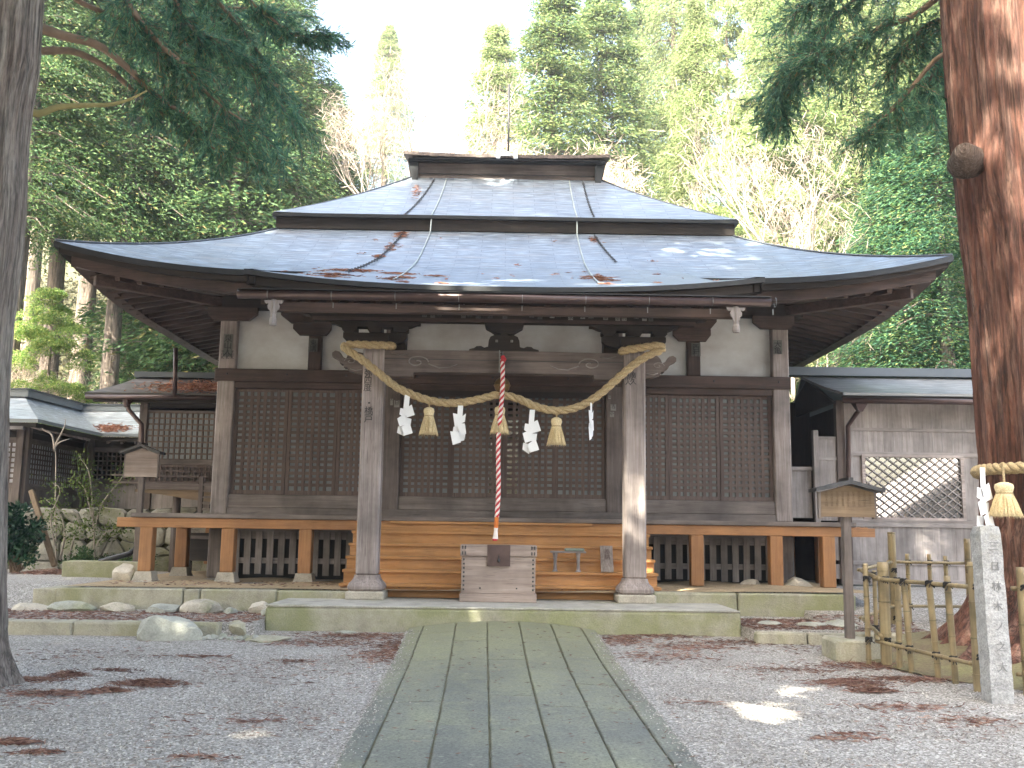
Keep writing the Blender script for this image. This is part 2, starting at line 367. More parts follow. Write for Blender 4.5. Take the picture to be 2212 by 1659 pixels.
def unit(a): return a / np.maximum(np.linalg.norm(a, axis=-1, keepdims=True), 1e-6)
def blades(c, d, ln, w, rng=RNG, curl=0.):
    """pointed leaf-like quads at centres c along directions d"""
    n = len(c); d = unit(d); r = unit(np.cross(d, rng.normal(size=(n, 3))))
    ln = np.broadcast_to(np.asarray(ln, float).reshape(-1, 1), (n, 1)); w = np.broadcast_to(np.asarray(w, float).reshape(-1, 1), (n, 1))
    a = c - d * ln * .5; b = c + d * ln * .5; m = c - d * ln * .08
    if curl: b = b + np.array([0, 0, -1.]) * ln * curl
    return np.stack([a, m + r * w * .5, b, m - r * w * .5], 1).reshape(-1, 3)
def text_part(txt, size, loc, mat, parent, name='lettering', thick=.002, vertical=True, rotz=0.):
    cu = bpy.data.curves.new(name, 'FONT'); cu.body = '\n'.join(txt) if vertical else txt
    cu.size = size; cu.align_x = 'CENTER'; cu.align_y = 'TOP'; cu.space_line = .86; cu.extrude = thick; cu.resolution_u = 2
    ob = bpy.data.objects.new(name, cu); COL.objects.link(ob)
    dg = bpy.context.evaluated_depsgraph_get(); me = bpy.data.meshes.new_from_object(ob.evaluated_get(dg))
    bpy.data.objects.remove(ob); me.materials.clear(); me.materials.append(mat)
    me.transform(Matrix.Rotation(rotz, 4, 'Z') @ Matrix.Rotation(pi / 2, 4, 'X'))
    o = link(name, me, parent); o.location = Vector(loc) - (parent_world(parent) if parent else Vector()); return o
def lerp(a, b, t): return a + (b - a) * t
def sm(t): t = min(1, max(0, t)); return t * t * (3 - 2 * t)
# ================================================================== SHRINE HALL
HALL = empty('shrine_hall', (0, 18.4, .7), 'weathered wooden shrine hall with sweeping blue-grey roof, lattice doors and orange steps', 'shrine')
WX, D_, YF, YC = 7.55, 6.16, 16.24, 22.4
SM = 3.05
def f_roof(s): return 5.87 + .42 * s + .0438 * s * s
def lift(c): return .46 * max(0., 1 - c / 4.2) ** 2.4
def lf(sd, c): return lift(c) if sd in 'fb' else .20 + .26 * max(0., 1 - c / 4.2) ** 2.4
def side_pt(side, t, s, z):               # t in -1..1 along the eave, s inset
    if side == 'f': return (t * (WX - s), YF + s, z)
    if side == 'b': return (-t * (WX - s), YC + D_ - s, z)
    if side == 'r': return (WX - s, YC + t * (D_ - s), z)
    return (-(WX - s), YC - t * (D_ - s), z)
def half(side): return WX if side in 'fb' else D_
def tt(i): # denser near the ends
    x = 2 * i - 1; return math.copysign(1 - (1 - abs(x)) ** 1.25, x)
roof = MB()
for sd in 'frbl':
    H = half(sd)
    def fn(a, b, sd=sd, H=H):
        t = tt(a); s = b * SM; c = H * (1 - abs(t))
        return side_pt(sd, t, s, f_roof(s) + lf(sd, c) * (1 - b) ** 1.6)
    def uvf(a, b, sd=sd, H=H): t = tt(a); s = b * SM; return (t * (H - s), s * 1.13)
    roof.grid(fn, 48, 12, uvf)
RF = roof.build('roof', M_ROOF, HALL, smooth=True)
up = MB()
def f_up(u): return 7.83 + .55 * u + .055 * u * u
S0, UM = 2.93, 2.45
for sd in 'frbl':
    H = half(sd)
    def fn(a, b, sd=sd, H=H): s = S0 + b * UM; return side_pt(sd, 2 * a - 1, s, f_up(b * UM) + .03 * abs(2 * a - 1) ** 6 * (1 - b))
    def uvf(a, b, sd=sd, H=H): s = S0 + b * UM; return ((2 * a - 1) * (H - s) + .3, s * 1.2)
    up.grid(fn, 24, 8, uvf)
UP = up.build('upper_roof', M_ROOF, HALL, smooth=True)
def ring(mb, s0, s1, z0a, z1a, curved=True, base=None, n=40):
    """closed band under an eave: outer inset s0, inner inset s1, z offsets from the eave curve"""
    loops = []
    for s, dz in ((s0, z1a), (s0, z0a), (s1, z0a), (s1, z1a)):
        pts = []
        for sd in 'frbl':
            H = half(sd)
            for i in range(n):
                t = tt(i / n); c = H * (1 - abs(t))
                z = (f_roof(0) + lf(sd, c)) if curved else base
                pts.append(side_pt(sd, t, s, z + dz))
        loops.append(pts)
    m = len(loops[0]); o = len(mb.v)
    for l in loops: mb.v += l
    for q in range(4):
        for k in range(m):
            mb.f.append((o + q * m + k, o + q * m + (k + 1) % m, o + ((q + 1) % 4) * m + (k + 1) % m, o + ((q + 1) % 4) * m + k))
r = MB(); ring(r, -.015, .25, -.10, -.004); r.build('roof_edge', M_EDGE, RF)
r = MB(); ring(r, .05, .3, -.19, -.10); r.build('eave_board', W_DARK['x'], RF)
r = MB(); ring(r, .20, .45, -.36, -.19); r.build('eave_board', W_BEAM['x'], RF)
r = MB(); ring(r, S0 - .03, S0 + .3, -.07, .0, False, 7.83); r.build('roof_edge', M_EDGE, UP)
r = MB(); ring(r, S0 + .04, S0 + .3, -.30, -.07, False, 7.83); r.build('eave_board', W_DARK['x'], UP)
# soffit boards and rafters
def sof_z(c, s, sd='f'): # underside, rises inwards
    return 5.87 + lf(sd, c) * max(0, 1 - s / 2.2) - .33 + .27 * s
sf = MB()
for sd in 'frbl':
    H = half(sd)
    def fn(a, b, sd=sd, H=H):
        t = tt(a); s = .3 + b * 2.3; return side_pt(sd, t, s, sof_z(H * (1 - abs(t)), s, sd))
    sf.grid(fn, 40, 6)
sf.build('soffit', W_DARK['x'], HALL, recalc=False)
for sd, off in (('l', .37), ('r', .37)):
    k = 0; y = YF + .75
    while y < YC + D_ - .8:
        c = min(y - YF, YC + D_ - y); mb = MB(); sx = -1 if sd == 'l' else 1
        s_in = min(2.55, max(.5, c)); 
        pts = [(sx * (WX - s), y, sof_z(c, s, 'l') - .05) for s in (.33, s_in)]
        mb.beam(pts[0], pts[1], .085, .1).build('rafter', W_BEAM['x'], HALL); y += .37
for i in range(36):
    x = -6.6 + i * .377; c = WX - abs(x)
    if abs(x) < 3.6: continue
    mb = MB(); pts = [(x, YF + s, sof_z(c, s) - .05) for s in (.33, min(2.4, max(.5, c)))]
    mb.beam(pts[0], pts[1], .085, .1).build('rafter', W_BEAM['y'], HALL)
for sx in (-1, 1):  # corner rafters running out under the hips
    mb = MB(); mb.beam((sx * (WX - .28), YF + .28, 6.06), (sx * 5.2, 18.35, 6.0), .16, .22); mb.build('hip_rafter', W_COL['x'], HALL, bevel=.01)
    mb = MB(); mb.beam((sx * (WX - .5), YF + .5, 5.78), (sx * 5.2, 18.35, 5.78), .14, .17); mb.build('hip_rafter', W_BEAM['x'], HALL, bevel=.01)
# hip caps: rolled metal line along the hips
for sx in (-1, 1):
    pts = []
    for i in range(14):
        s = SM * i / 13; pts.append((sx * (WX - s), YF + s, f_roof(s) + lift(0) * (1 - i / 13) ** 1.6 + .012))
    MB().tube(pts, .022, 6).build('hip_cap', M_ROOF2, RF, smooth=True)
    pts = [(sx * (WX - S0 - u), YF + S0 + u, f_up(u) + .012) for u in [UM * i / 8 for i in range(9)]]
    MB().tube(pts, .02, 6).build('hip_cap', M_ROOF2, UP, smooth=True)
# ridge box
RB = MB().box(-2.0, 2.0, 21.62, 23.2, 9.25, 9.86).build('ridge_box', W_COL['x'], HALL)
for sx in (-1, 1):
    MB().prism([(sx * 2.0, 9.38), (sx * 2.12, 9.38), (sx * 2.22, 9.88), (sx * 2.0, 9.88)], 21.5, 23.3).build('end_board', M_EDGE, RB)
MB().beam((-1.99, 21.6, 9.60), (1.99, 21.6, 9.60), .02, .012).build('board_seam', M_EDGE, RB)
MB().prismx([(21.45, 9.84), (22.4, 9.93), (23.35, 9.84), (23.35, 9.90), (22.4, 10.03), (21.45, 9.90)], -2.22, 2.22).build('ridge_eave', M_EDGE, HALL)
rc = MB()
for i in range(40):      # slightly warped shingled ridge roof
    x0 = -2.32 + i * .116; e = .05 * (abs(x0 + .058) / 2.3) ** 3; dz = random.uniform(-.006, .006)
    rc.prismx([(21.34, 9.91 + e + dz), (22.4, 10.10 + e), (23.46, 9.91 + e), (23.46, 9.97 + e), (22.4, 10.17 + e), (21.34, 9.985 + e + dz)], x0, x0 + .113)
rc.build('ridge_roof', W_COL['y'], HALL)
MB().tube([(-2.1, 21.42, 9.90), (2.1, 21.42, 9.90)], .028, 8).build('ridge_gutter', M_METAL, HALL)
ROD = MB().tube([(.03, 22.3, 10.1), (.03, 22.3, 12.1)], .024, 8).build('lightning_rod', M_METAL, HALL, smooth=True)
MB().tube([(.03, 22.3, 10.1), (.03, 22.3, 10.42)], .03, 8).build('rod_foot', M_STEEL, ROD, smooth=True)
cl = MB().box(-.24, -.15, 21.28, 21.36, 9.88, 10.06, .01).box(.15, .24, 21.28, 21.36, 9.88, 10.06, .01).box(-.15, .15, 21.3, 21.35, 9.945, 9.985, .005)
cl.build('roof_clip', M_PAPERL, HALL)
# cables and chains down the roof
def on_roof(x, Y, ex=.02):
    s = Y - YF
    if s < 0: return None
    if s >= S0: return f_up(s - S0) + ex
    c = WX - abs(x)
    return f_roof(s) + ex
def kohai_z(x, Y):
    t = Y - 13.9; z = 5.05 + .30 * t + .0235 * t * t + .03 + .2 * (abs(x) / 3.72) ** 2.6 * max(0, 1 - t / 3.) ** 1.3
    z -= .15 * max(0, (abs(x) - 2.8) / .9) ** 1.4 * sm((Y - 14.6) / 1.5)
    return z
def roof_z(x, Y, ex=.02):
    a = kohai_z(x, Y) + ex if (Y < 17.2 and abs(x) < 3.72) else -9
    b = on_roof(x, Y, ex) if Y >= YF else -9
    return max(a, b)
def roofline(px, name, rad, mat):
    """px: (u, v) readings top to bottom of a line lying on the roof"""
    pts = []
    for (x, Y) in px:
        pts.append((x, Y, roof_z(x, Y)))
    return MB().tube(pts, rad, 6).build(name, mat, RF, smooth=True)
def seq(a, b, n): return [(lerp(a[0], b[0], i / n), lerp(a[1], b[1], i / n)) for i in range(n + 1)]
roofline(seq((-1.35, 21.55), (-1.48, 19.17), 12) + seq((-1.5, 19.15), (-1.68, 14.6), 22), 'lightning_cable', .014, M_WIRE)
roofline(seq((1.42, 21.55), (1.42, 19.17), 12) + seq((1.42, 19.15), (1.42, 14.6), 22), 'lightning_cable', .014, M_WIRE)
def chain(a, b, n, name='roof_chain'):
    mb = MB()
    pts = [Vector((x, Y, roof_z(x, Y, .03))) for x, Y in seq(a, b, n)]
    for i in range(n):
        p, q = pts[i], pts[i + 1]
        m = (p + q) / 2; d = (q - p).normalized()
        side = Vector((1, 0, 0)) if i % 2 else Vector((0, -.5, .86))
        loop = []
        for k in range(9):
            an = 2 * pi * k / 8; loop.append(m + d * math.cos(an) * (q - p).length * .62 + side * math.sin(an) * .024)
        mb.tube(loop, .007, 5, False)
    mb.build(name, M_METAL, RF, smooth=True)
chain((-1.62, 21.5), (-2.0, 19.17), 26); chain((-2.02, 19.1), (-2.55, 15.6), 44)
chain((1.72, 21.5), (1.76, 19.17), 26); chain((1.76, 19.1), (2.0, 17.4), 22)
# ---- porch roof
PR = MB()
def fn(a, b):
    x = (2 * a - 1) * 3.72; Y = 13.9 + b * 3.5; z = kohai_z(x, Y)
    if Y > 16.8: z -= (Y - 16.8) * .55
    return (x, Y, z)
PR.grid(fn, 30, 20, lambda a, b: ((2 * a - 1) * 3.72 + .45, b * 3.5 * 1.06 - .2))
PRo = PR.build('porch_roof', M_ROOF, HALL, smooth=True)
def pband(mb, y0, y1, x0, z1, z2, sides=True):
    n = 30; lo = []
    for y, dz in ((y0, z2), (y0, z1), (y1, z1), (y1, z2)):
        lo.append([((2 * i / n - 1) * x0, y, kohai_z((2 * i / n - 1) * 3.72, 13.9) + dz) for i in range(n + 1)])
    o = len(mb.v)
    for l in lo: mb.v += l
    for q in range(4):
        for k in range(n): mb.f.append((o + q * (n + 1) + k, o + q * (n + 1) + k + 1, o + ((q + 1) % 4) * (n + 1) + k + 1, o + ((q + 1) % 4) * (n + 1) + k))
b = MB(); pband(b, 13.885, 14.1, 3.735, -.075, -.004); b.build('roof_edge', M_EDGE, PRo)
b = MB(); pband(b, 13.95, 14.2, 3.68, -.20, -.077); b.build('eave_board', W_DARK['x'], PRo)
for sx in (-1, 1):
    for xo, xi, z0, z1, mt, nm in ((3.74, 3.6, -.08, .002, M_EDGE, 'roof_edge'), (3.69, 3.58, -.24, -.082, W_DARK['y'], 'verge_board')):
        mb = MB()
        mb.grid(lambda a, b_: (sx * (xo if b_ in (0, .25, 1) else xi), 13.9 + a * 3.2, kohai_z(3.72, 13.9 + a * 3.2) - max(0, a * 3.2 - 2.9) * .5 + (z0 if b_ in (.25, .5) else z1)), 16, 4)
        mb.build(nm, mt, PRo)
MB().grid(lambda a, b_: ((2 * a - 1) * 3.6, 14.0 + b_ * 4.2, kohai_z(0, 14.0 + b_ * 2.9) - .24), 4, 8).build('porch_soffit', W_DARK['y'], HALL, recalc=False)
for i in range(23):
    x = -3.5 + i * .318; MB().beam((x, 14.15, kohai_z(0, 14.15) - .29), (x, 18.1, kohai_z(0, 16.6) + .1), .08, .09).build('porch_rafter', W_BEAM['y'], HALL)
# gutter
gz = 4.885
G = MB().tube([(-3.78, 13.80, gz + .0), (3.78, 13.80, gz)], .066, 14).build('gutter', M_COPPER, HALL, smooth=True)
MB().beam((-3.78, 13.8, gz + .068), (3.78, 13.8, gz + .068), .13, .012).build('gutter_rim', M_METAL, G)
for i in range(9):
    x = -3.35 + i * .90
    MB().tube([(x, 13.80 + .068 * math.sin(a), gz + .068 * math.cos(a)) for a in [pi * k / 6 for k in range(0, -10, -1)]], .004, 5).beam((x, 13.93, gz - .07), (x, 13.93, gz - .15), .012, .012, (0, 1, 0)).build('gutter_clip', M_STEEL, G)
MB().box(-3.35, 3.35, 14.02, 14.14, 4.70, 4.83).build('gutter_board', W_BEAM['x'], HALL, bevel=.008)
for sx in (-1, 1):   # carved rain-head below the gutter
    x = -3.27 if sx < 0 else 3.29
    R0 = MB().tube([(x, 13.82, gz - .05), (x, 13.82, gz - .40)], .04, 4).build('rain_head', W_PALE['z'], HALL)
    MB().lathe((x, 13.82, gz - .44), [(.045, 0), (.055, .03), (.05, .09), (.04, .11)], 10).build('collar', W_PALE['z'], R0)
    poly = [(0, -.02), (.135, -.02), (.125, -.055), (.10, -.07), (.075, -.06), (.07, -.075), (.085, -.10), (.08, -.14), (.05, -.17), (.04, -.22), (0, -.23)]
    MB().prism([(x + px, gz - .06 + pz) for px, pz in poly], 13.80, 13.835).prism([(x - px, gz - .06 + pz) for px, pz in poly], 13.80, 13.835).build('scroll_bracket', W_PALE['z'], R0)
# ---- porch pillars
for sx in (-1, 1):
    x = -2.02 if sx < 0 else 2.04
    pl = MB().box(x - .165, x + .165, 15.24, 15.57, .93, 4.42, .028).build('porch_pillar', W_GREY['z'], HALL)
    MB().lathe((x, 15.4, .70), [(.23, 0), (.265, .03), (.27, .07), (.25, .11), (.205, .16), (.185, .20), (.18, .235)], 24, True).build('pillar_cup', W_GREY['z'], pl)
    MB().box(x - .29, x + .29, 15.11, 15.69, .57, .70, .02).build('pillar_base_stone', S_FOOT, pl)
    if sx < 0:
        text_part('弥四度', .13, (x - .075, 15.238, 4.06), M_INK, pl); text_part('・橋戸', .14, (x - .045, 15.238, 3.60), M_INK, pl)
    else:
        text_part('廣久', .11, (x - .03, 15.238, 4.08), M_INK, pl); text_part('清人', .10, (x - .11, 15.238, 4.05), M_INK, pl)
# rainbow beam with raised ends and carved noses
poly = []
for i in range(21):
    x = -1.87 + 3.74 * i / 20; poly.append((x, 4.395 - .015 * (x / 1.87) ** 2))
low = [(1.87, 3.97), (1.42, 3.97), (1.40, 4.035)] + [(x, 4.045) for x in (1.0, .5, 0, -.5, -1.0)] + [(-1.40, 4.035), (-1.42, 3.97), (-1.87, 3.97)]
KB = MB().prism(poly + low, 15.28, 15.52).build('rainbow_beam', W_COL['x'], HALL)
MB().beam((-1.86, 15.275, 4.245), (1.86, 15.275, 4.235), .008, .010).build('crack', M_EDGE, KB)
def spiral(cx, cz, r0, turns, sx, y=15.272):
    pts = []
    for k in range(26):
        a = turns * 2 * pi * k / 25; rr = r0 * (1 - k / 25 * .85); pts.append((cx + sx * rr * math.cos(a) * 1.4, y, cz + rr * math.sin(a) * .8))
    return pts
for sx in (-1, 1):
    mb = MB(); mb.tube(spiral(sx * 1.35, 4.2, .13, 1.3, -sx), .011, 5).tube([(sx * 1.17, 15.272, 4.17), (sx * 1.0, 15.272, 4.11), (sx * .85, 15.272, 4.12), (sx * .72, 15.272, 4.17)], [.012, .012, .01, .004], 5)
    mb.tube([(sx * 1.75, 15.272, 4.33), (sx * 1.62, 15.272, 4.30), (sx * 1.5, 15.272, 4.32)], .009, 5)
    mb.build('carved_scroll', W_PALE['x'], KB, smooth=True)
    nose = [(.0, .0), (.10, .02), (.19, .03), (.24, -.02), (.27, -.09), (.33, -.06), (.38, .02), (.44, .035), (.49, .0), (.49, -.055), (.43, -.085), (.38, -.12), (.36, -.17), (.31, -.18), (.30, -.23), (.25, -.22), (.24, -.27), (.18, -.29), (.10, -.31), (0, -.32)]
    x = -2.185 if sx < 0 else 2.205
    NB = MB().prism([(x + sx * px, 4.33 + pz) for px, pz in nose], 15.30, 15.50).build('carved_nose', W_COL['x'], HALL)
    MB().tube(spiral(x + sx * .2, 4.2, .07, 1.2, sx, 15.295), .008, 5).tube([(x + sx * .02, 15.295, 4.07), (x + sx * .12, 15.295, 4.055), (x + sx * .2, 15.295, 4.08)], .008, 5).build('carved_scroll', W_PALE['x'], NB, smooth=True)
# bracket complex on each pillar
for sx in (-1, 1):
    x = -2.02 if sx < 0 else 2.04
    B = MB().prism([(x - .13, 4.42), (x + .13, 4.42), (x + .22, 4.50), (x + .22, 4.60), (x - .22, 4.60), (x - .22, 4.50)], 15.2, 15.6).build('bracket_block', W_DARK['x'], HALL)
    arm = [(.0, 4.50), (.36, 4.50), (.45, 4.53), (.50, 4.58), (.50, 4.66), (0, 4.66)]
    MB().prism([(x + a, z) for a, z in arm[1:]] + [(x - a, z) for a, z in arm[:0:-1]], 15.32, 15.48).build('bracket_arm', W_DARK['x'], HALL)
    for dx in (-.40, 0, .40):
        MB().prism([(x + dx - .07, 4.66), (x + dx + .07, 4.66), (x + dx + .115, 4.70), (x + dx + .115, 4.745), (x + dx - .115, 4.745), (x + dx - .115, 4.70)], 15.28, 15.52).build('bearing_block', W_DARK['x'], HALL)
    arm = [(.46, 4.745), (.56, 4.765), (.64, 4.80), (.70, 4.805), (.70, 4.84)]
    MB().prism([(x + a, z) for a, z in arm] + [(x - a, z) for a, z in arm[::-1]], 15.32, 15.48).build('bracket_arm', W_DARK['x'], HALL)
    # timber behind the bracket, towards the hall, and tie beam
    MB().box(x - .12 + (.33 if sx < 0 else -.33), x + .12 + (.33 if sx < 0 else -.33), 15.6, 15.9, 4.40, 4.84).build('bracket_back', W_DARK['z'], HALL)
    MB().box(x - .1, x + .1, 15.6, 18.2, 4.46, 4.74).build('tie_beam', W_DARK['y'], HALL, bevel=.01)
# porch purlin with its stepped ends
pend = [(3.2, 4.95), (3.2, 5.17), (-3.2, 5.17), (-3.2, 4.95), (-3.05, 4.93), (-3.0, 4.86), (3.0, 4.86), (3.05, 4.93)]
PUR = MB().prism(pend, 15.28, 15.52).build('porch_purlin', W_DARK['x'], HALL)
MB().box(-3.0, 3.0, 15.265, 15.28, 4.845, 4.90).build('purlin_edge', W_BEAM['x'], PUR)
MB().box(-3.3, 3.3, 15.1, 15.5, 5.17, 5.3).build('purlin_plate', W_DARK['x'], HALL)
# centre frog-leg strut
poly = [(-.55, 4.40), (-.54, 4.43), (-.47, 4.445), (-.43, 4.475), (-.36, 4.48), (-.31, 4.455), (-.25, 4.47), (-.24, 4.57), (-.215, 4.63), (-.15, 4.66), (-.07, 4.65), (-.06, 4.675), (-.06, 4.68)]
full = poly + [(-a, z) for a, z in poly[::-1]]
FS = MB().prism(full, 15.34, 15.46).build('frog_leg_strut', W_DARK['x'], HALL)
MB().prism([(-.06, 4.68), (-.15, 4.685), (-.22, 4.73), (-.29, 4.77), (-.31, 4.845), (.31, 4.845), (.29, 4.77), (.22, 4.73), (.15, 4.685), (.06, 4.68)], 15.30, 15.50).build('strut_cap', W_DARK['x'], FS)
for dx in (-.115, .12): MB().lathe((dx, 15.332, 4.56), [(.022, -.018), (.022, .018)], 10).build('strut_hole', M_SLIP, FS)
# paper votive slips on the purlin and columns
SL = '金中山川小大田村上下木林石水火土日月本高松井原吉'
x = -1.42
random.seed(11)
while x < 2.35:
    w = .075; h = random.choice([.12, .15, .17]); big = x > .65 and random.random() < .6
    if random.random() < .72:
        z = 5.08 - random.uniform(0, .03)
        s_ = MB().box(x, x + w, 15.270, 15.277, z - h, z).build('votive_slip', M_SLIP if big else M_SLIPD, PUR)
        text_part(random.choice(SL) + random.choice(SL), .075, (x + w / 2, 15.268, z - .01), M_INK, s_)
    x += random.choice([.1, .13, .19])
for (u, v, Y, t, size) in ((494, 725, 18.22, '泉山人', .15), (677, 735, 18.22, '東講', .13), (1503, 745, 18.22, '西村', .13), (1679, 738, 18.22, '大亀', .14)):
    p = P(u, v, Y); w = .2
    s_ = MB().box(p.x - .085, p.x + .085, 18.212, 18.218, p.z - len(t) * size * .95 + .03, p.z + .03).build('votive_slip', M_SLIPD, HALL)
    text_part(t, size, (p.x, 18.205, p.z + .01), M_INK, s_)
for dx in (-.09, -.0, .09): text_part('千社札', .062, (-5.115 + dx, 18.205, 4.86), M_INK, HALL, 'brush_lettering')
for (u, v, w, h) in ((857, 872, .10, .13), (846, 868, .05, .12), (1325, 880, .10, .12), (1317, 858, .05, .06), (1322, 895, .08, .1)):
    p = P(u, v, 18.2); s_ = MB().box(p.x - w / 2, p.x + w / 2, 18.212, 18.218, p.z - h / 2, p.z + h / 2).build('votive_slip', M_SLIP, HALL)
    text_part(random.choice(SL), w * .9, (p.x, 18.205, p.z + h / 2), M_INK, s_)
# ---- main columns and walls (front plane 18.4)
for x in (-5.13, -2.04, 2.06, 5.16):
    MB().box(x - .155, x + .155, 18.235, 18.545, 1.85, 5.75, .02).build('column', (W_GREY if abs(x) > 4 else W_COL)['z'], HALL)
    MB().box(x - .155, x + .155, 18.24, 18.54, .72, 1.60, .02).build('column_foot', W_SILL['z'], HALL)
for x in (-5.13, 5.16):
    for y in (20.4, 22.4, 24.4, 26.4): MB().box(x - .14, x + .14, y - .14, y + .14, .72, 5.75, .02).build('column', W_COL['z'], HALL)
for x in (-3.52, 3.55):
    MB().box(x - .12, x + .12, 18.27, 18.53, 4.52, 5.4, .015).build('strut_post', W_BEAM['z'], HALL)
MB().box(-5.33, 5.33, 18.19, 18.36, 4.29, 4.52, .012).build('tie_rail', W_BEAM['x'], HALL)
nl = MB()
for x in (-5.1, -4.0, -2.9, -1.6, -.2, 1.2, 2.6, 3.9, 5.1): nl.lathe((x, 18.187, 4.42), [(.018, -.018), (.018, .018)], 8)
nl.build('nail_heads', M_METAL, HALL)
for xa, xb in ((-4.97, -2.2), (-1.88, 1.9), (2.22, 5.0)):
    MB().box(xa, xb, 18.25, 18.45, 4.17, 4.288, .008).build('lintel', W_BEAM['x'], HALL)
    MB().box(xa, xb, 18.26, 18.44, 1.98, 2.22, .01).build('sill_board', W_SILL['x'], HALL)
MB().box(-4.97, 5.0, 18.22, 18.5, 1.85, 1.978, .01).build('ground_sill', W_SILL['x'], HALL)
PM = plaster()
for xa, xb in ((-4.975, -3.64), (-3.4, -2.195), (-1.885, 1.905), (2.215, 3.43), (3.67, 5.005)):
    MB().box(xa, xb, 18.40, 18.46, 4.52, 5.75).build('plaster_panel', PM, HALL)
# plates and bracket arms above the plaster
MB().box(-5.6, 5.6, 18.2, 18.55, 5.66, 5.9, .012).build('wall_plate', W_DARK['x'], HALL)
def arm(cx, a_, b_, z, th=.16, y0=18.24, y1=18.38):
    # boat-shaped bracket arm, arms a_ to the left, b_ to the right
    pl_ = [(cx - a_, z + th), (cx - a_, z + th * .5), (cx - a_ * .72, z), (cx + b_ * .72, z), (cx + b_, z + th * .5), (cx + b_, z + th)]
    MB().prism(pl_, y0, y1).build('bracket_arm', W_BEAM['x'], HALL)
arm(-5.13, .38, .54, 5.42, .24, 18.14, 18.235); arm(5.16, .52, .25, 5.42, .24, 18.14, 18.235)
for cx in (-3.52, 3.55): arm(cx, .40, .30, 5.17, .22, 18.16, 18.265); arm(cx, .62, .4, 5.39, .27, 18.10, 18.26)
for cx in (-2.04, 2.06): arm(cx, .5, .5, 5.35, .3, 18.14, 18.235)
# side and rear walls
for sx in (-1, 1):
    MB().box(sx * 5.1 - .04, sx * 5.1 + .04, 18.55, 26.4, 1.9, 5.8).build('side_wall', W_SILL['z'], HALL)
MB().box(-5.1, 5.1, 26.36, 26.44, 1.9, 5.8).build('rear_wall', W_SILL['z'], HALL)
MB().box(-5.0, 5.0, 18.5, 26.3, 5.78, 5.84).build('ceiling', W_DARK['x'], HALL)
# ---- lattice doors
def lattice(xa, xb, z0, z1, y, nx, nz, clear=(), name='lattice_door', par=HALL, stile=.062, wd=W_LAT, bar=.058, backing=M_PANE, th=.03):
    D = MB()
    D.box(xa, xa + stile, y - .022, y + .03, z0, z1).box(xb - stile, xb, y - .022, y + .03, z0, z1)
    D.box(xa + stile, xb - stile, y - .02, y + .03, z0, z0 + stile * 1.2).box(xa + stile, xb - stile, y - .02, y + .03, z1 - stile * .8, z1)
    o = D.build(name, wd['z'], par)
    xs = [xa + stile + (xb - xa - 2 * stile) * (i) / nx for i in range(1, nx)]
    za, zb = z0 + stile * 1.2, z1 - stile * .8
    zs = [za + (zb - za) * j / nz for j in range(1, nz)]
    g = MB()
    for xx in xs: g.box(xx - bar / 2, xx + bar / 2, y - .012, y + .012, za, zb)
    g.build('lattice_bars', wd['z'], o)
    g = MB()
    for zz in zs: g.box(xa + stile, xb - stile, y - .009, y + .009 + th * .3, zz - bar / 2, zz + bar / 2)
    g.build('lattice_rails', wd['x'], o)
    if not clear: MB().box(xa + stile * .5, xb - stile * .5, y + .026, y + .034, z0 + .02, z1 - .02).build('backing', backing, o)
    else:
        xc0, xc1 = clear
        if xc0 > xa: MB().box(xa + stile * .5, xc0, y + .026, y + .034, z0 + .02, z1 - .02).build('backing', backing, o)
        if xc1 < xb: MB().box(xc1, xb - stile * .5, y + .026, y + .034, z0 + .02, z1 - .02).build('backing', backing, o)
        MB().box(max(xa, xc0), min(xb, xc1), y + .04, y + .046, z0 + .02, z1 - .02).build('glass', M_CLEAR, o)
    return o
Z0, Z1 = 2.225, 4.165
lattice(-4.965, -3.985, Z0, Z1, 18.37, 7, 17); lattice(-3.975, -3.06, Z0, Z1, 18.37, 6, 17); lattice(-3.05, -2.2, Z0, Z1, 18.33, 7, 17)
lattice(3.08, 4.02, Z0, Z1, 18.37, 7, 17); lattice(4.03, 4.995, Z0, Z1, 18.37, 7, 17); lattice(2.22, 3.07, Z0, Z1, 18.33, 7, 17)
lattice(-1.875, -.94, Z0, Z1, 18.37, 7, 17); lattice(.97, 1.895, Z0, Z1, 18.37, 7, 17)
lattice(-.95, .02, Z0, Z1, 18.33, 7, 17, (-.24, .1)); lattice(.03, .98, Z0, Z1, 18.33, 7, 17, (-.1, .28))
for (u, v, w, h) in ((1063, 960, .05, .06), (1063, 973, .05, .05), (1098, 962, .06, .06), (1110, 966, .04, .04), (1098, 975, .05, .03)):
    p = P(u, v, 18.36); MB().box(p.x - w / 2, p.x + w / 2, 18.365, 18.368, p.z - h / 2, p.z + h / 2).build('paper_notice', M_WHITE, HALL)
# dark strip over the top of the centre doors
MB().box(-1.87, 1.89, 18.20, 18.24, 4.06, 4.17).build('door_head_strip', W_DARK['x'], HALL)
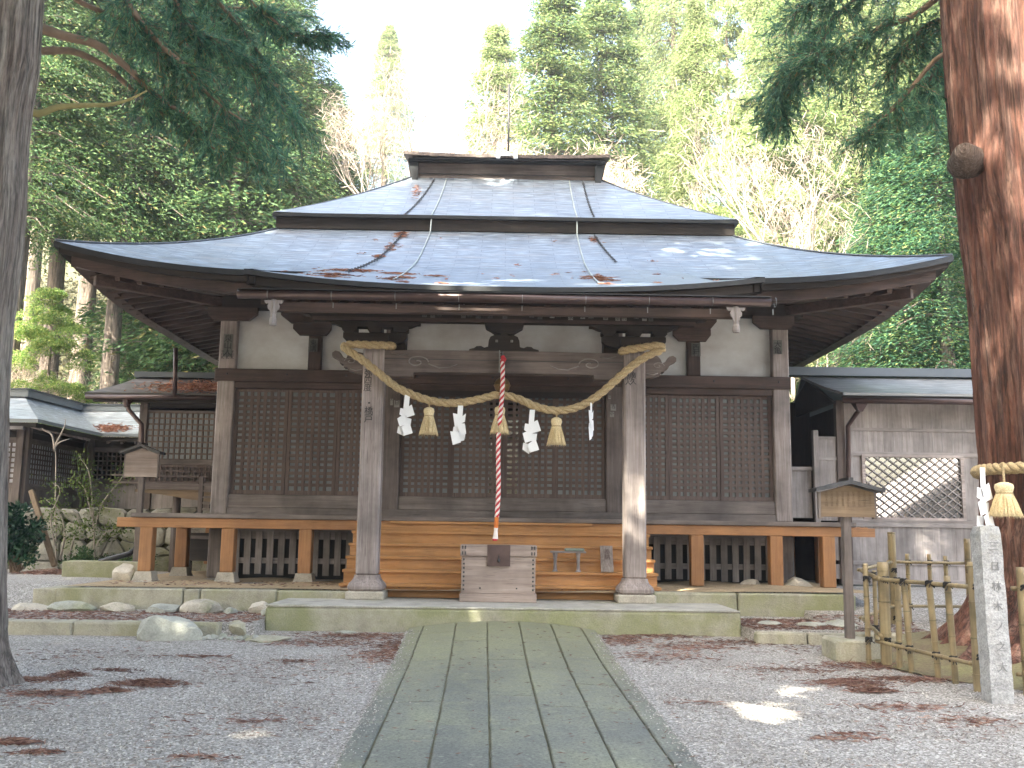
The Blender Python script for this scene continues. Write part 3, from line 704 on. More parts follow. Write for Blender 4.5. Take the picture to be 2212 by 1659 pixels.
# ---- deck
DK = MB().box(-6.32, 6.1, 17.2, 18.2, 1.77, 1.845).build('deck', W_SILL['x'], HALL, bevel=.006)
dl = MB().box(-6.32, -5.3, 18.205, 26.5, 1.77, 1.845).box(5.33, 6.1, 18.205, 26.5, 1.77, 1.845).build('deck', W_SILL['y'], HALL)
MB().box(-6.58, 6.32, 17.27, 17.39, 1.60, 1.765).build('deck_beam', W_POST['x'], HALL, bevel=.008)
MB().box(-6.13, -6.01, 17.395, 26., 1.60, 1.765).build('deck_beam', W_POST['y'], HALL); MB().box(5.78, 5.9, 17.395, 26., 1.60, 1.765).build('deck_beam', W_POST['y'], HALL)
for (x, y) in ((-6.05, 17.33), (-4.66, 17.33), (-3.34, 17.33), (3.36, 17.33), (4.72, 17.33), (5.62, 17.33), (6.0, 18.8), (-6.07, 19.3), (-6.07, 21.2), (-6.07, 23.2), (6.0, 21.)):
    h0 = .86 if x < 0 else .74
    o = MB().box(x - .11, x + .11, y - .11, y + .11, h0, 1.60, .012).build('deck_post', W_POST['z'], HALL)
    if x < 0: MB().lathe((x, y, .66), [(.19, 0), (.155, .1), (.135, .2)], 4, True).build('foot_stone', S_FOOT, o)
MB().box(5.9, 6.42, 17.22, 17.32, 1.60, 1.75).build('deck_beam_end', W_POST['x'], HALL)
# pale skirting below the wall
for xa, xb in ((-4.95, -2.25), (2.3, 4.98)):
    sk = MB().box(xa, xb, 18.42, 18.46, .98, 1.08).box(xa, xb, 18.42, 18.46, 1.42, 1.6).build('skirting_rail', W_PALE['x'], HALL)
    x = xa + .08; mb = MB()
    while x < xb - .1: mb.box(x, x + .115, 18.38, 18.418, .78 + random.uniform(-.02, .02), 1.55); x += .205
    mb.build('skirting_pales', W_PALE['z'], HALL)
MB().box(-5.0, 5.0, 18.60, 18.64, .7, 1.85).build('underfloor_shade_sheet', M_INK, HALL)  # black sheet standing in for the shade under the floor
# ---- steps
for i in range(6):
    y0 = 15.74 + i * .29; z1 = .58 + (i + 1) * .203; xw = 2.49
    if i == 5: z1 = 1.766
    st = MB().box(-xw, xw, y0 + .07, y0 + .36, z1 - .208, z1 - .045).build('riser', W_ORANGE['x'], HALL)
    if i < 5: MB().box(-xw - .015, xw + .015, y0, y0 + .355, z1 - .045, z1, .006).build('tread', W_ORANGE['x'], HALL)
    else: MB().box(-1.9, 1.55, y0 - .02, y0 + .02, z1 - .045, z1 + .0, .005).build('tread', W_ORANGE['x'], HALL)
# needles caught on the roof
def needles(c, n, rx, ry, h, ln=.12, w=.008, rng=RNG, flat=.25):
    p = rng.normal(size=(n, 3)) * [rx, ry, 0] * .5
    r2 = (p[:, 0] / rx) ** 2 + (p[:, 1] / ry) ** 2; p[:, 2] = h * np.exp(-r2 * 2.) * rng.random(n)
    d = rng.normal(size=(n, 3)) * [1, 1, flat]; d[:, 0] *= 1.5
    return p + np.array(c), d, rng.uniform(.5, 1.3, n) * ln, np.full(n, w)
V = []
def roof_litter(x, Y, rx, ry, n):
    p, d, l, w = needles((0, 0, 0), n, rx, ry, .03)
    p[:, 0] += x; p[:, 1] += Y
    p[:, 2] += np.array([roof_z(a, max(13.95, b), .012) for a, b in p[:, :2]]); d[:, 2] = d[:, 1] * .4
    V.append(blades(p, d, l, np.full(n, .014)))
for a in ((-2.05, 19.0, .12, .2, 160), (-2.3, 17.6, .1, .1, 80), (-2.15, 18.2, .15, .3, 90), (-2.55, 15.95, .5, .16, 260), (-2.65, 15.1, .35, .12, 180), (-2.6, 14.5, .25, .1, 90), (-1.72, 15.7, .3, .08, 120), (-1.6, 15.1, .2, .12, 120), (-1.75, 14.7, .15, .1, 60), (1.45, 15.6, .25, .25, 190), (1.6, 15.2, .2, .1, 90), (1.75, 18.9, .1, .2, 60), (-1.1, 15.5, .2, .05, 40), (.2, 17.0, .05, .05, 10), (1.5, 14.5, .12, .1, 40), (-1.95, 20.8, .08, .4, 70), (-1.5, 14.2, .1, .1, 30), (-.9, 14.15, .1, .05, 30)): roof_litter(*a)
for i in range(22): roof_litter(random.uniform(-3.4, 3.4), random.uniform(14.2, 18.8), .08, .05, random.randint(2, 8))
o = np_mesh('needle_litter', np.concatenate(V), 4, L_ROOFN); tag(o, 'reddish fallen cedar needles caught along the chains on the hall roof', 'needle litter', kind='stuff')
# ================================================================== GROUND
def gz_(x, y):
    z = .033 * (y - 6.8)
    if -3.2 < x < 3.32 and y < 15: return z
    if y > 13.35:
        if x < 4.6 or y > 16: 
            k = sm((y - 15.2) / 1.4) if x < 5.6 else sm((y - 13.4) / 3.5)
            z = lerp(.37, .69, k) if x < 4.6 else lerp(.22, .69, sm((y - 13.4) / 3.5))
        else: z = lerp(.22, .69, sm((y - 13.4) / 3.5))
    if x > 4.2:     # root mound of the big cedar
        d = math.hypot(x - 6.75, (y - 11.9)); z += .55 * max(0, 1 - d / 2.6) ** 1.6
    if x < -7 and y > 17: z = max(z, .7)
    return z
def hill_z(x, y):
    if y < 28: return .68
    s = lerp(.62, .36, sm((x + 12) / 8)); s = lerp(s, .5, sm((x - 3) / 8))
    k = y - 28; return .68 + s * (k - 2.5 * (1 - math.exp(-k / 2.5))) * (1 if k < 45 else 45 / k) + .5 * math.sin(x * .31 + y * .2) * sm(k / 6)
xs = sorted(set([-60, -40, -30, -24, -20, -16, -14] + [-12 + i * .5 for i in range(49)] + [14, 16, 20, 24, 30, 40, 60] + [4.59, 4.61, -3.21, -3.19, 3.31, 3.33]))
ys = sorted(set([-40, -25, -15, -8, -4, -2, 0] + [1 + i * .5 for i in range(25)] + [13.35, 13.36] + [13.6 + i * .4 for i in range(12)] + [18.5 + i for i in range(10)] ))
g = MB(); nx, ny = len(xs), len(ys)
for x in xs:
    for y in ys: g.v.append((x, y, gz_(x, y) + (.012 * math.sin(x * 2.1 + y) * math.sin(y * 1.7 - x * .6) if y < 13.3 else 0)))
for i in range(nx - 1):
    for j in range(ny - 1): g.f.append((i * ny + j, (i + 1) * ny + j, (i + 1) * ny + j + 1, i * ny + j + 1))
tag(g.build('gravel_ground', M_GRAVEL, smooth=True, recalc=False), kind='structure')
g = MB(); xs = [-90 + i * 3 for i in range(61)]; ys = [27.4 + i * 1.6 for i in range(40)]
for x in xs:
    for y in ys: g.v.append((x, y, hill_z(x, y) + random.uniform(-.12, .12) * (y > 29)))
for i in range(len(xs) - 1):
    for j in range(len(ys) - 1): n = len(ys); g.f.append((i * n + j, (i + 1) * n + j, (i + 1) * n + j + 1, i * n + j + 1))
tag(g.build('hillside', M_HILL, smooth=True, recalc=False), kind='structure')
# soil terrace the hall stands on
g = MB(); g.grid(lambda a, b: (-6.6 + a * 12.3, 15.45 + b * 12.5, .705 + .02 * math.sin(a * 40) * math.sin(b * 33) + .05 * sm((a - .6) / .3)), 60, 60)
tag(g.build('terrace_soil', M_DIRT, smooth=True, recalc=False), kind='structure')
# ---- stone kerbs and platform
def rough_block(mb, x0, x1, y0, y1, z0, z1, j=.012, ch=.02):
    o = len(mb.v); mb.box(x0, x1, y0, y1, z0, z1, ch)
    for i in range(o, len(mb.v)):
        p = mb.v[i]; mb.v[i] = (p[0] + random.uniform(-j, j), p[1] + random.uniform(-j, j), p[2] + random.uniform(-j, j))
PLT = empty('stone_platform', (.05, 14.9, 0), 'broad concrete-topped stone platform under the porch steps, mossy along its front', 'platform')
m = MB(); rough_block(m, -3.2, 3.3, 13.9, 16.3, .02, .55, .008, .03); m.build('platform_body', S_MOSSY, PLT)
m = MB(); rough_block(m, -3.19, 3.29, 13.905, 16.3, .552, .578, .004, .006); m.build('platform_top', S_CONC, PLT)
def kerb(name, segs, y0, y1, z0, z1, mat, label, skew=0.):
    x0 = segs[0]; K = empty(name, (segs[len(segs) // 2], y0, z0), label, 'kerb')
    for a, b in zip(segs, segs[1:]):
        mb = MB(); rough_block(mb, a + .008, b - .008, y0, y1, z0, z1, .008, .022); mb.build('kerb_block', mat, K)
    return K
kerb('stone_kerb', [-6.68, -4.75, -4.5, -3.35, -2.3], 15.28, 15.6, .2, .69, S_KERB, 'tall stone kerb of long blocks left of the platform, below the deck posts')
kerb('stone_kerb', [2.3, 3.6, 5.4], 15.35, 15.65, .2, .73, S_MOSSY, 'dark mossy stone kerb right of the platform, below the deck posts')
kerb('stone_kerb', [-8.3, -6.35, -5.5, -3.62], 13.2, 13.48, 0.08, .385, S_KERB, 'low mossy stone kerb along the gravel, left of the platform')
kerb('stone_kerb', [3.32, 4.0, 4.62, 5.25], 13.2, 13.48, 0.08, .36, S_KERB, 'low kerb of three squared blocks right of the platform')
K = empty('stone_kerb', (-6.7, 16.6, .3), 'dark stone edging receding left of the deck posts', 'kerb')
m = MB(); rough_block(m, -7.0, -6.66, 15.3, 16.5, .2, .67); m.build('kerb_block', S_KERB, K); m = MB(); rough_block(m, -7.9, -6.5, 18.3, 18.7, .4, .98); m.build('kerb_block', S_MOSSY, K)
def rock(name, c, r, label, mat=S_ROCK, group=None, seed=1, sq=.45):
    rg = np.random.default_rng(seed); bm = bmesh.new(); bmesh.ops.create_icosphere(bm, subdivisions=3, radius=1)
    ds = [(unit(rg.normal(size=3)), rg.uniform(.48, .9)) for _ in range(17)]
    for v in bm.verts:
        p = np.array(v.co)
        for d, h in ds:
            k = p @ d
            if k > h: p = p - d * (k - h)
        p += rg.normal(size=3) * .012; v.co = Vector(p * r)
    bm.verts.index_update(); mb = MB().add([(v.co.x + c[0], v.co.y + c[1], v.co.z + c[2]) for v in bm.verts], [[v.index for v in f.verts] for f in bm.faces]); bm.free()
    return tag(mb.build(name, mat), label, 'rock', group)
rock('boulder', (-4.14, 12.95, .28), (.46, .26, .27), 'large grey boulder in front of the low kerb, at its right end', seed=3)
rock('boulder', (-3.42, 13.45, .25), (.22, .2, .17), 'dark squared rock wedged between the kerb end and the platform', S_KERB, seed=5)
rock('flat_rock', (-2.98, 13.05, .2), (.38, .3, .08), 'flat mossy yellow-green slab rock before the left end of the platform', S_MOSSY, seed=6)
row = [(-6.95, 15.0, .36, .42, .12), (-6.3, 14.95, .42, .42, .11), (-5.55, 15.0, .40, .33, .12), (-4.95, 14.98, .41, .34, .15), (-4.35, 15.0, .41, .36, .16), (-3.92, 14.93, .38, .13, .09), (-3.52, 15.0, .42, .27, .14), (-3.3, 14.7, .40, .22, .13), (-2.9, 15.05, .43, .28, .15), (-7.6, 14.9, .33, .4, .16)]
wd_ = ['first', 'second', 'third', 'fourth', 'fifth', 'sixth', 'seventh', 'eighth', 'ninth', 'tenth', 'eleventh', 'twelfth']
for i, q in enumerate(sorted(row)):
    rock('row_rock', (q[0], q[1], q[2]), (q[3], .2, q[4]), '%s from the left of the low rocks along the tall left kerb' % wd_[i], [S_ROCK, S_FOOT][i % 2], 'rocks along the left kerb', 20 + i)
for i in range(26):
    x = -3.75 + random.random() * .75; y = 12.9 + random.random() * .3; r = random.uniform(.03, .075)
    rock('pebble', (x, y, .22), (r * 1.3, r, r * .8), 'small pale stone in the heap between the boulder and the flat slab', S_ROCK, 'small stones beside the boulder', 60 + i)
rock('flat_rock', (-2.05, 13.6, .24), (.17, .1, .04), 'small dark flat stone lying on gravel just before the platform', S_ROCK, seed=9)
for i, (x, y, r) in enumerate(((3.8, 14.3, .3), (4.3, 14.2, .26), (4.8, 14.4, .3))): rock('row_rock', (x, y, .38), (r, .3, .06), '%s of three flat stones behind the low right kerb' % ['left', 'middle', 'right'][i], S_ROCK, 'flat stones behind the right kerb', 100 + i)
rock('boulder', (4.35, 17.6, .70), (.26, .3, .16), 'rounded pale boulder under the right deck beside a post', S_FOOT, seed=111)
rock('boulder', (5.2, 17.7, .72), (.3, .3, .2), 'rounded boulder at the foot of the rightmost front column', S_FOOT, seed=112)
rock('boulder', (-6.45, 17.5, .78), (.22, .25, .28), 'pale upright boulder behind the corner deck post on the left', S_FOOT, seed=113)
# ---- path of long slabs
pm = MB(); edges = [-1.265, -1.06, -.62, -.205, .22, .65, 1.06, 1.265]
pth = random.Random(5)
def path_z(x, y): t = sm((y - 10) / 3.9); return .033 * (y - 6.8) + .016 + (.035 + .07 * t) * (1 - (x / 1.27) ** 2) + .06 * t * t
for k in range(7):
    y = -3. + pth.random() * 1.2
    while y < 13.88:
        L = pth.uniform(1.1, 2.3); y1 = min(13.89, y + L)
        if y1 > 13.1: y1 = 13.89
        g_ = .0045; a, b = edges[k] + g_, edges[k + 1] - g_; ya, yb = y + g_, y1 - g_
        ns = 12; o = len(pm.v); jz = pth.uniform(-.005, .005)
        def sect(yy, e):
            sh = .28 - .0179 * yy; ja, jb = pth.uniform(0, .007), pth.uniform(0, .007)
            return [(a + sh, yy, path_z(a, yy) - .12), (a + ja + sh, yy, path_z(a, yy) + jz - .010), (a + ja + .010 + sh, yy, path_z(a, yy) + jz - e), (b - jb - .010 + sh, yy, path_z(b, yy) + jz - e), (b - jb + sh, yy, path_z(b, yy) + jz - .010), (b + sh, yy, path_z(b, yy) - .12)]
        for i in range(ns + 1):
            yy = lerp(ya, yb, i / ns); pm.v += sect(yy, .010 if i in (0, ns) else .0)
        for i in range(ns):
            for q in range(5): pm.f.append((o + i * 6 + q, o + i * 6 + q + 1, o + (i + 1) * 6 + q + 1, o + (i + 1) * 6 + q))
        pm.f += [tuple(range(o, o + 6)), tuple(range(o + ns * 6, o + ns * 6 + 6))]
        y = y1
tag(pm.build('path', M_PATH), kind='structure')
m = MB().grid(lambda a, b: ((a - .5) * 2.5 + .28 - .0179 * (-3 + 16.8 * b), -3 + 16.8 * b, path_z((a - .5) * 2.5, -3 + 16.8 * b) - .022), 12, 40)
tag(m.build('path_joints', dirt('joint_soil', (.09, .085, .055), (.2, .19, .12)), recalc=False), kind='structure')
def ground_at(u, v):
    Y = 5.
    while Y < 30:
        p = P(u, v, Y)
        if p.z <= gz_(p.x, Y): return p
        Y += .03
    return P(u, v, 20)
# ================================================================== THINGS AT THE PORCH
BX = empty('offering_box', (-.03, 15.2, .58), 'weathered grey wooden offering box with iron lock plate at the foot of the steps', 'offering box')
x0, x1 = -.60, .535; y0, y1 = 14.95, 15.5
MB().box(x0 - .0, x1 + .0, y0, y1, .58, .70, .006).build('plinth', W_BOX['x'], BX)
MB().box(x0 + .02, x1 - .02, y0 + .02, y1 - .02, .702, 1.24, .006).build('box_body', W_BOX['x'], BX)
MB().box(x0 + .0, x1 - .0, y0 - .005, y1, 1.243, 1.41, .008).build('lid', W_BOX['x'], BX)
MB().box(-.20, .14, y0 - .012, y0 + .022, 1.10, 1.41).build('lock_plate', plain('rusty_iron', (.10, .065, .06), .6, .5), BX)
lk = MB().lathe((-.03, y0 - .03, 1.18), [(.012, -.02), (.025, 0), (.012, .03)], 10); lk.tube([(-.03, y0 - .02, 1.21), (-.03, y0 - .025, 1.26)], .008, 6); lk.build('lock', M_METAL, BX)
st = MB()
for xx in (x0 + .055, x1 - .055):
    for k in range(8): st.lathe((xx, y0 + .018, .76 + k * .062), [(.013, -.013), (.013, .013)], 8)
    for zz in (1.275, 1.30, 1.36, 1.385): st.lathe((xx - .02, y0 - .006, zz), [(.012, -.01), (.012, .01)], 8).lathe((xx + .02, y0 - .006, zz), [(.012, -.01), (.012, .01)], 8)
st.lathe((-.3, y0 + .018, .78), [(.012, -.01), (.012, .01)], 8).lathe((.24, y0 + .018, .78), [(.012, -.01), (.012, .01)], 8)
st.build('iron_studs', M_METAL, BX)
# small table and plaque on the steps
ST = empty('small_stand', (1.0, 16.15, .99), 'low two-legged wooden stand on the second step right of the offering box', 'stand')
MB().box(.79, 1.36, 16.08, 16.24, 1.285, 1.315, .005).build('top', W_PALE['x'], ST)
for xx in (.87, 1.24): MB().lathe((xx, 16.16, .99), [(.05, 0), (.03, .03), (.025, .12), (.03, .22), (.045, .295)], 10).build('leg', W_PALE['z'], ST)
tr = MB().box(1.02, 1.33, 16.06, 16.26, 1.317, 1.36, .01); tag(tr.build('tray', plain('verdigris_tray', (.20, .25, .22), .5)), 'grey-green shallow tray lying on the low stand on the steps', 'tray')
pq = empty('leaning_plaque', (1.7, 16.3, .99), 'grey upright wooden plaque leaning against the steps beside the right porch pillar', 'plaque')
MB().beam((1.7, 16.1, .99), (1.7, 16.28, 1.40), .2, .03, (0, 1, 0)).build('board', W_GREY['z'], pq); text_part('奉納', .09, (1.7, 16.11, 1.35), plain('faded_ink', (.14, .1, .1), .9), pq)
# bell
BL = empty('shrine_bell', (-.02, 15.15, 3.83), 'round aged brass bell hanging under the rainbow beam behind the red and white rope', 'bell')
MB().lathe((-.02, 15.15, 3.83), [(.02, .125), (.05, .12), (.09, .09), (.118, .04), (.12, .012), (.13, .01), (.13, -.01), (.12, -.012), (.11, -.06), (.08, -.10), (.02, -.12)], 24).build('bell_body', M_BRASS, BL, smooth=True)
MB().tube([(-.02, 15.15, 3.95), (-.03, 15.14, 4.1), (-.03, 15.23, 4.38)], .012, 6).build('hanger', M_METAL, BL)
# bell rope : strap + red/white twist + orange sleeve + frayed end
BR = empty('bell_rope', (-.06, 14.95, 1.5), 'red and white twisted bell rope with orange sleeve hanging before the offering box', 'rope')
def rp(t): z = lerp(4.22, 1.82, t); return Vector((lerp(-.02, -.075, t) + .015 * math.sin(t * 9), 14.98 + .06 * (1 - t), z))
def strands(path, rad, n, pitch, rs, mats, par, name, sides=7, jit=0., ph0=0.):
    L = [0.]
    for a, b in zip(path, path[1:]): L.append(L[-1] + (Vector(b) - Vector(a)).length)
    t0 = (Vector(path[1]) - Vector(path[0])).normalized(); ref = Vector((0, 1, 0)); u = (ref - t0 * ref.dot(t0)).normalized()
    fr = []
    for i, p in enumerate(path):
        t = (Vector(path[min(i + 1, len(path) - 1)]) - Vector(path[max(0, i - 1)])).normalized()
        u = (u - t * u.dot(t)).normalized(); fr.append((Vector(p), u.copy(), t.cross(u)))
    out = []
    for k in range(n):
        pts = []
        for (p, uu, ww), l in zip(fr, L):
            a = ph0 + 2 * pi * (k / n + l / pitch); pts.append(p + (uu * math.cos(a) + ww * math.sin(a)) * rad + Vector([random.uniform(-jit, jit) for _ in range(3)]))
        out.append(MB().tube(pts, rs, sides).build(name, mats[k % len(mats)], par, smooth=True))
    return out
strands([rp(i / 150) for i in range(151)], .017, 4, .20, .020, [M_RED, M_WCL], BR, 'cloth_strand', 8)
MB().tube([rp(0) + Vector((0, 0, .05)), rp(0) + Vector((.02, -.01, .0)), rp(.02)], [.03, .042, .03], 8).build('red_knot', M_RED, BR)
MB().tube([rp(1.0), Vector((-.078, 14.98, 1.66))], .033, 10).build('orange_sleeve', M_ORC, BR)
MB().tube([(-.078, 14.98, 1.66), (-.08, 14.98, 1.62), (-.082, 14.98, 1.55), (-.085, 14.98, 1.50)], [.033, .028, .036, .045], 10).build('frayed_end', M_WCL, BR)
MB().lathe((-.09, 14.98, 1.47), [(.035, 0), (.045, .03)], 8).build('red_tip', M_RED, BR)
ch = MB()
for k in range(9): ch.box(-.052 + .01 * (k % 2), -.012, 15.255 - .001 * k, 15.262, 4.36 - k * .022, 4.378 - k * .022)
ch.box(-.075, -.06, 15.25, 15.262, 4.05, 4.4); ch.build('chain', M_STEEL, BR)
# shimenawa
def crv(pts, n):    # catmull-rom
    out = []; P_ = [Vector(p) for p in pts]; P_ = [P_[0] * 2 - P_[1]] + P_ + [P_[-1] * 2 - P_[-2]]
    for i in range(1, len(P_) - 2):
        for k in range(n):
            t = k / n; a, b, c, d = P_[i - 1:i + 3]
            out.append(.5 * ((2 * b) + (-a + c) * t + (2 * a - 5 * b + 4 * c - d) * t * t + (-a + 3 * b - 3 * c + d) * t ** 3))
    out.append(P_[-2]); return out
SH = empty('sacred_straw_rope', (0, 15.1, 3.5), 'thick twisted straw rope slung in a double curve between the two porch pillars', 'rope')
rpx = [(842, 752, 15.62), (848, 748, 15.3), (838, 746, 15.08), (800, 745, 15.07), (760, 744, 15.12), (744, 748, 15.2), (752, 757, 15.1), (775, 772, 15.07), (800, 791, 15.07), (826, 812, 15.07), (855, 835, 15.1), (890, 852, 15.12), (925, 864, 15.12), (960, 870, 15.12), (1000, 869, 15.12), (1040, 861, 15.12), (1078, 853, 15.12), (1118, 861, 15.12), (1155, 877, 15.12), (1190, 886, 15.12), (1225, 885, 15.12), (1262, 873, 15.12), (1300, 848, 15.1), (1335, 817, 15.07), (1370, 787, 15.07), (1400, 768, 15.07), (1426, 757, 15.12), (1430, 750, 15.2), (1415, 747, 15.1), (1380, 752, 15.07), (1348, 757, 15.12), (1344, 760, 15.4), (1350, 760, 15.65)]
rope_pts = crv([P(*q) for q in rpx], 9)
strands(rope_pts, .031, 3, .40, .034, [M_ROPE], SH, 'rope_strand', 8, .0015)
fz = []
for i in range(1500):      # loose fibres
    p = rope_pts[random.randrange(10, len(rope_pts) - 10)]; d = np.array([random.gauss(0, 1), random.gauss(0, .5), random.gauss(-.3, .8)]); d /= np.linalg.norm(d)
    fz.append((np.array(p) + d * .06, d))
np_mesh('loose_fibres', blades(np.array([a for a, b in fz]), np.array([b for a, b in fz]), .07, .004), 4, M_ROPE, SH)
random.seed(3)
def shide(u, v0, v1, w, lean, label, Y=15.08, flip=1, rot=0.):
    """zigzag of folded paper"""
    top = P(u, v0, Y); bot = P(u, v1, Y); H = top.z - bot.z
    e = empty('paper_streamer', top, label, 'paper streamer', 'white zigzag papers on the straw ropes')
    mb = MB(); z = top.z; x = top.x; th = .003; c, s = math.cos(rot), math.sin(rot)
    def strip(pts4, y):
        vs = [(top.x + (px - top.x) * c, y + (px - top.x) * s, pz) for px, pz in pts4]
        mb.add(vs + [(a, b + th, c_) for a, b, c_ in vs], [(0, 1, 2, 3), (7, 6, 5, 4), (0, 4, 5, 1), (1, 5, 6, 2), (2, 6, 7, 3), (3, 7, 4, 0)])
    a = w * .30
    strip([(x - a / 2, z), (x + a / 2, z), (x + a / 2 + lean * .3, z - H * .36), (x - a / 2 + lean * .3, z - H * .36)], top.y)
    zz = z - H * .28; cx = x + lean * .3
    for k in range(3):
        h = H * .27; dx = flip * (1 if k % 2 == 0 else -1) * w * .16; ww = w * random.uniform(.42, .56); sl = flip * random.uniform(.03, .06)
        strip([(cx + dx - ww * .55, zz - .01 - sl), (cx + dx + ww * .35, zz + .02), (cx + dx + ww * .65 + sl * .3, zz - h * .85), (cx + dx - ww * .25, zz - h * 1.12)], top.y - .012 * (k + 1))
        strip([(cx - dx - ww * .35, zz - h * .2), (cx - dx + ww * .45, zz - h * .05 - sl), (cx - dx + ww * .3, zz - h * .9 - sl), (cx - dx - ww * .45, zz - h * .8)], top.y + .010 * (k + 1))
        zz -= h * .86; cx += lean * .25
    mb.build('folded_paper', M_WHITE, e)
shide(880, 853, 938, .27, -.05, 'zigzag white paper nearest the left porch pillar'); shide(995, 876, 958, .27, -.03, 'zigzag white paper between the left and middle straw tassels', flip=-1)
shide(1150, 885, 974, .27, -.05, 'zigzag white paper between the middle and right straw tassels'); shide(1277, 870, 949, .17, .0, 'narrow edge-on zigzag white paper nearest the right porch pillar', flip=-1, rot=.9)
def tassel(c, H, R, label, tie=.1, par=None):
    e = empty('straw_tassel', c, label, 'straw tassel', 'straw tassels on the ropes')
    MB().tube([(c[0], c[1], c[2] + tie), (c[0] + .004, c[1], c[2] - H * .05)], .012, 6).build('tie_cord', M_ROPE, e)
    MB().lathe(c, [(R * .25, .0), (R * .52, -H * .05), (R * .58, -H * .14), (R * .52, -H * .24), (R * .46, -H * .30), (R * .5, -H * .34), (R * .75, -H * .7), (R * .92, -H * .95), (R * .5, -H * .955)][::-1], 22).build('tassel_head', M_TASSEL, e, smooth=True)
    MB().lathe(c, [(R * .5, -H * .335), (R * .52, -H * .29)], 18).build('binding', M_ROPE, e)
    n = 420; a = RNG.random(n) * 2 * pi; z0 = -H * RNG.uniform(.28, .6, n); z1 = -H * RNG.uniform(.92, 1.05, n)
    def rr(z): return R * (.48 + (.50) * np.clip((-z / H - .32) / .66, 0, 1))
    A = np.stack([c[0] + np.cos(a) * rr(z0) * 1.02, c[1] + np.sin(a) * rr(z0) * 1.02, c[2] + z0], 1); B = np.stack([c[0] + np.cos(a) * rr(z1) * 1.06, c[1] + np.sin(a) * rr(z1) * 1.06, c[2] + z1], 1)
    np_mesh('straw_blades', blades((A + B) / 2, B - A, np.linalg.norm(B - A, axis=1), .011), 4, M_TASSEL, e)
for (u, v, lb) in ((927, 880, 'left one of three straw tassels on the porch rope'), (1080, 878, 'middle straw tassel on the porch rope, behind the red and white bell rope'), (1202, 902, 'right one of three straw tassels on the porch rope')):
    p = P(u, v, 15.1); tassel((p.x, p.y, p.z), .43, .145, lb, .14)
# ================================================================== SIGNS
def sign(x, y, zb, z0, w, h, post_top, label, board, roofm, rot=0., txt=False):
    e = empty('notice_board', (x, y, zb), label, 'sign')
    MB().prism([(x - w / 2, z0), (x + w / 2, z0), (x + w / 2 * .97, z0 + h), (x, z0 + h * 1.28), (x - w / 2 * .97, z0 + h)], y - .02, y + .02).build('board', board, e)
    MB().box(x - .05 - w * .0, x + .05, y + .025, y + .12, zb, z0 + h, .008).build('post', W_SILL['z'], e)
    z = z0 + h * 1.02; r = w * .63; rp_ = h * .30
    for sx in (-1, 1):
        pts = [(x, z + rp_), (x + sx * r * .5, z + rp_ * .42), (x + sx * r, z - .01), (x + sx * r, z + .035), (x + sx * r * .5, z + rp_ * .42 + .045), (x, z + rp_ + .05)]
        MB().prism(pts, y - .15, y + .17).build('roof_slope', roofm, e)
    for dx in (-1, 1): MB().box(x + dx * w * .5 - .02, x + dx * w * .5 + .02, y - .015, y + .05, z0 - .02, z0 + h).build('frame', W_SILL['z'], e)
    MB().box(x - .03, x + .03, y - .16, y + .18, z + rp_ + .045, z + rp_ + .075).build('ridge_strip', roofm, e); return e
p = P(304, 1030, 18.6); sign(p.x, 18.6, .72, p.z, .60, .42, 0, 'small roofed notice board with blank pale panel, left behind the deck corner', W_BOX['x'], M_METAL)
p = P(1831, 1117, 12.1); b_ = sign(p.x, 12.1, .40, p.z, .66, .30, 0, 'roofed wooden notice board with brown panel on a stone block beside the bamboo fence', W_SIGN['x'], M_METAL)
tx = p
for i in range(9):
    MB()  # faint columns of brushed writing
    text_part(''.join(random.choice(SL + '神社年中寺村之') for _ in range(6)), .036, (tx.x + .27 - i * .066, 12.078, tx.z + .31), plain('faint_ink', (.13, .085, .05), .9) if i == 0 else bpy.data.materials['faint_ink'], b_, 'brush_lettering', .0008)
m = MB(); rough_block(m, tx.x - .27, tx.x + .27, 11.86, 12.42, .1, .41, .01, .03); tag(m.build('sign_base_stone', S_KERB), 'square mossy stone block holding the post of the right notice board', 'stone block')
# ================================================================== STONE POST
sp = ground_at(2156, 1518); PY = sp.y; zb = sp.z - .1
PO = empty('stone_marker_post', (sp.x, PY, zb), 'leaning square granite marker post with carved characters, standing in gravel before the fence', 'stone post')
m = MB(); bm = bmesh.new(); N = 26
w0, w1, H = .108, .102, P(2135, 1138, PY).z - sp.z + .1
rg = random.Random(4); dxs = -.025
for i in range(N + 1):
    t = i / N; ww = lerp(w0, w1, t); e_ = 0 if i < N else .014
    for (a, b) in ((-1, -1), (-.5, -1), (0, -1), (.5, -1), (1, -1), (1, 0), (1, 1), (0, 1), (-1, 1), (-1, 0)):
        c_ = .97 if abs(a) == 1 and abs(b) == 1 else 1
        j = .004; m.v.append((sp.x + dxs * t + a * (ww * c_ - e_) + rg.uniform(-j, j), PY + b * (ww * c_ - e_) + rg.uniform(-j, j) + .01 * t, zb + H * t + (.015 * (1 - a * a) if i == N else 0)))
for i in range(N):
    for k in range(10): m.f.append((i * 10 + k, i * 10 + (k + 1) % 10, (i + 1) * 10 + (k + 1) % 10, (i + 1) * 10 + k))
m.f.append(tuple(range(N * 10, N * 10 + 10)))
m.build('shaft', S_POST, PO)
for i, c_ in enumerate('三日林木ノ之大'):
    zz = zb + H - .14 - i * .185; t = (zz - zb) / H
    text_part(c_, .095, (sp.x + dxs * t + .015, PY - w0 + (w0 - w1) * t - .004 + .01 * t, zz), plain('carved_recess', (.22, .22, .23), .95) if i == 0 else bpy.data.materials['carved_recess'], PO, 'carved_character', .0025)
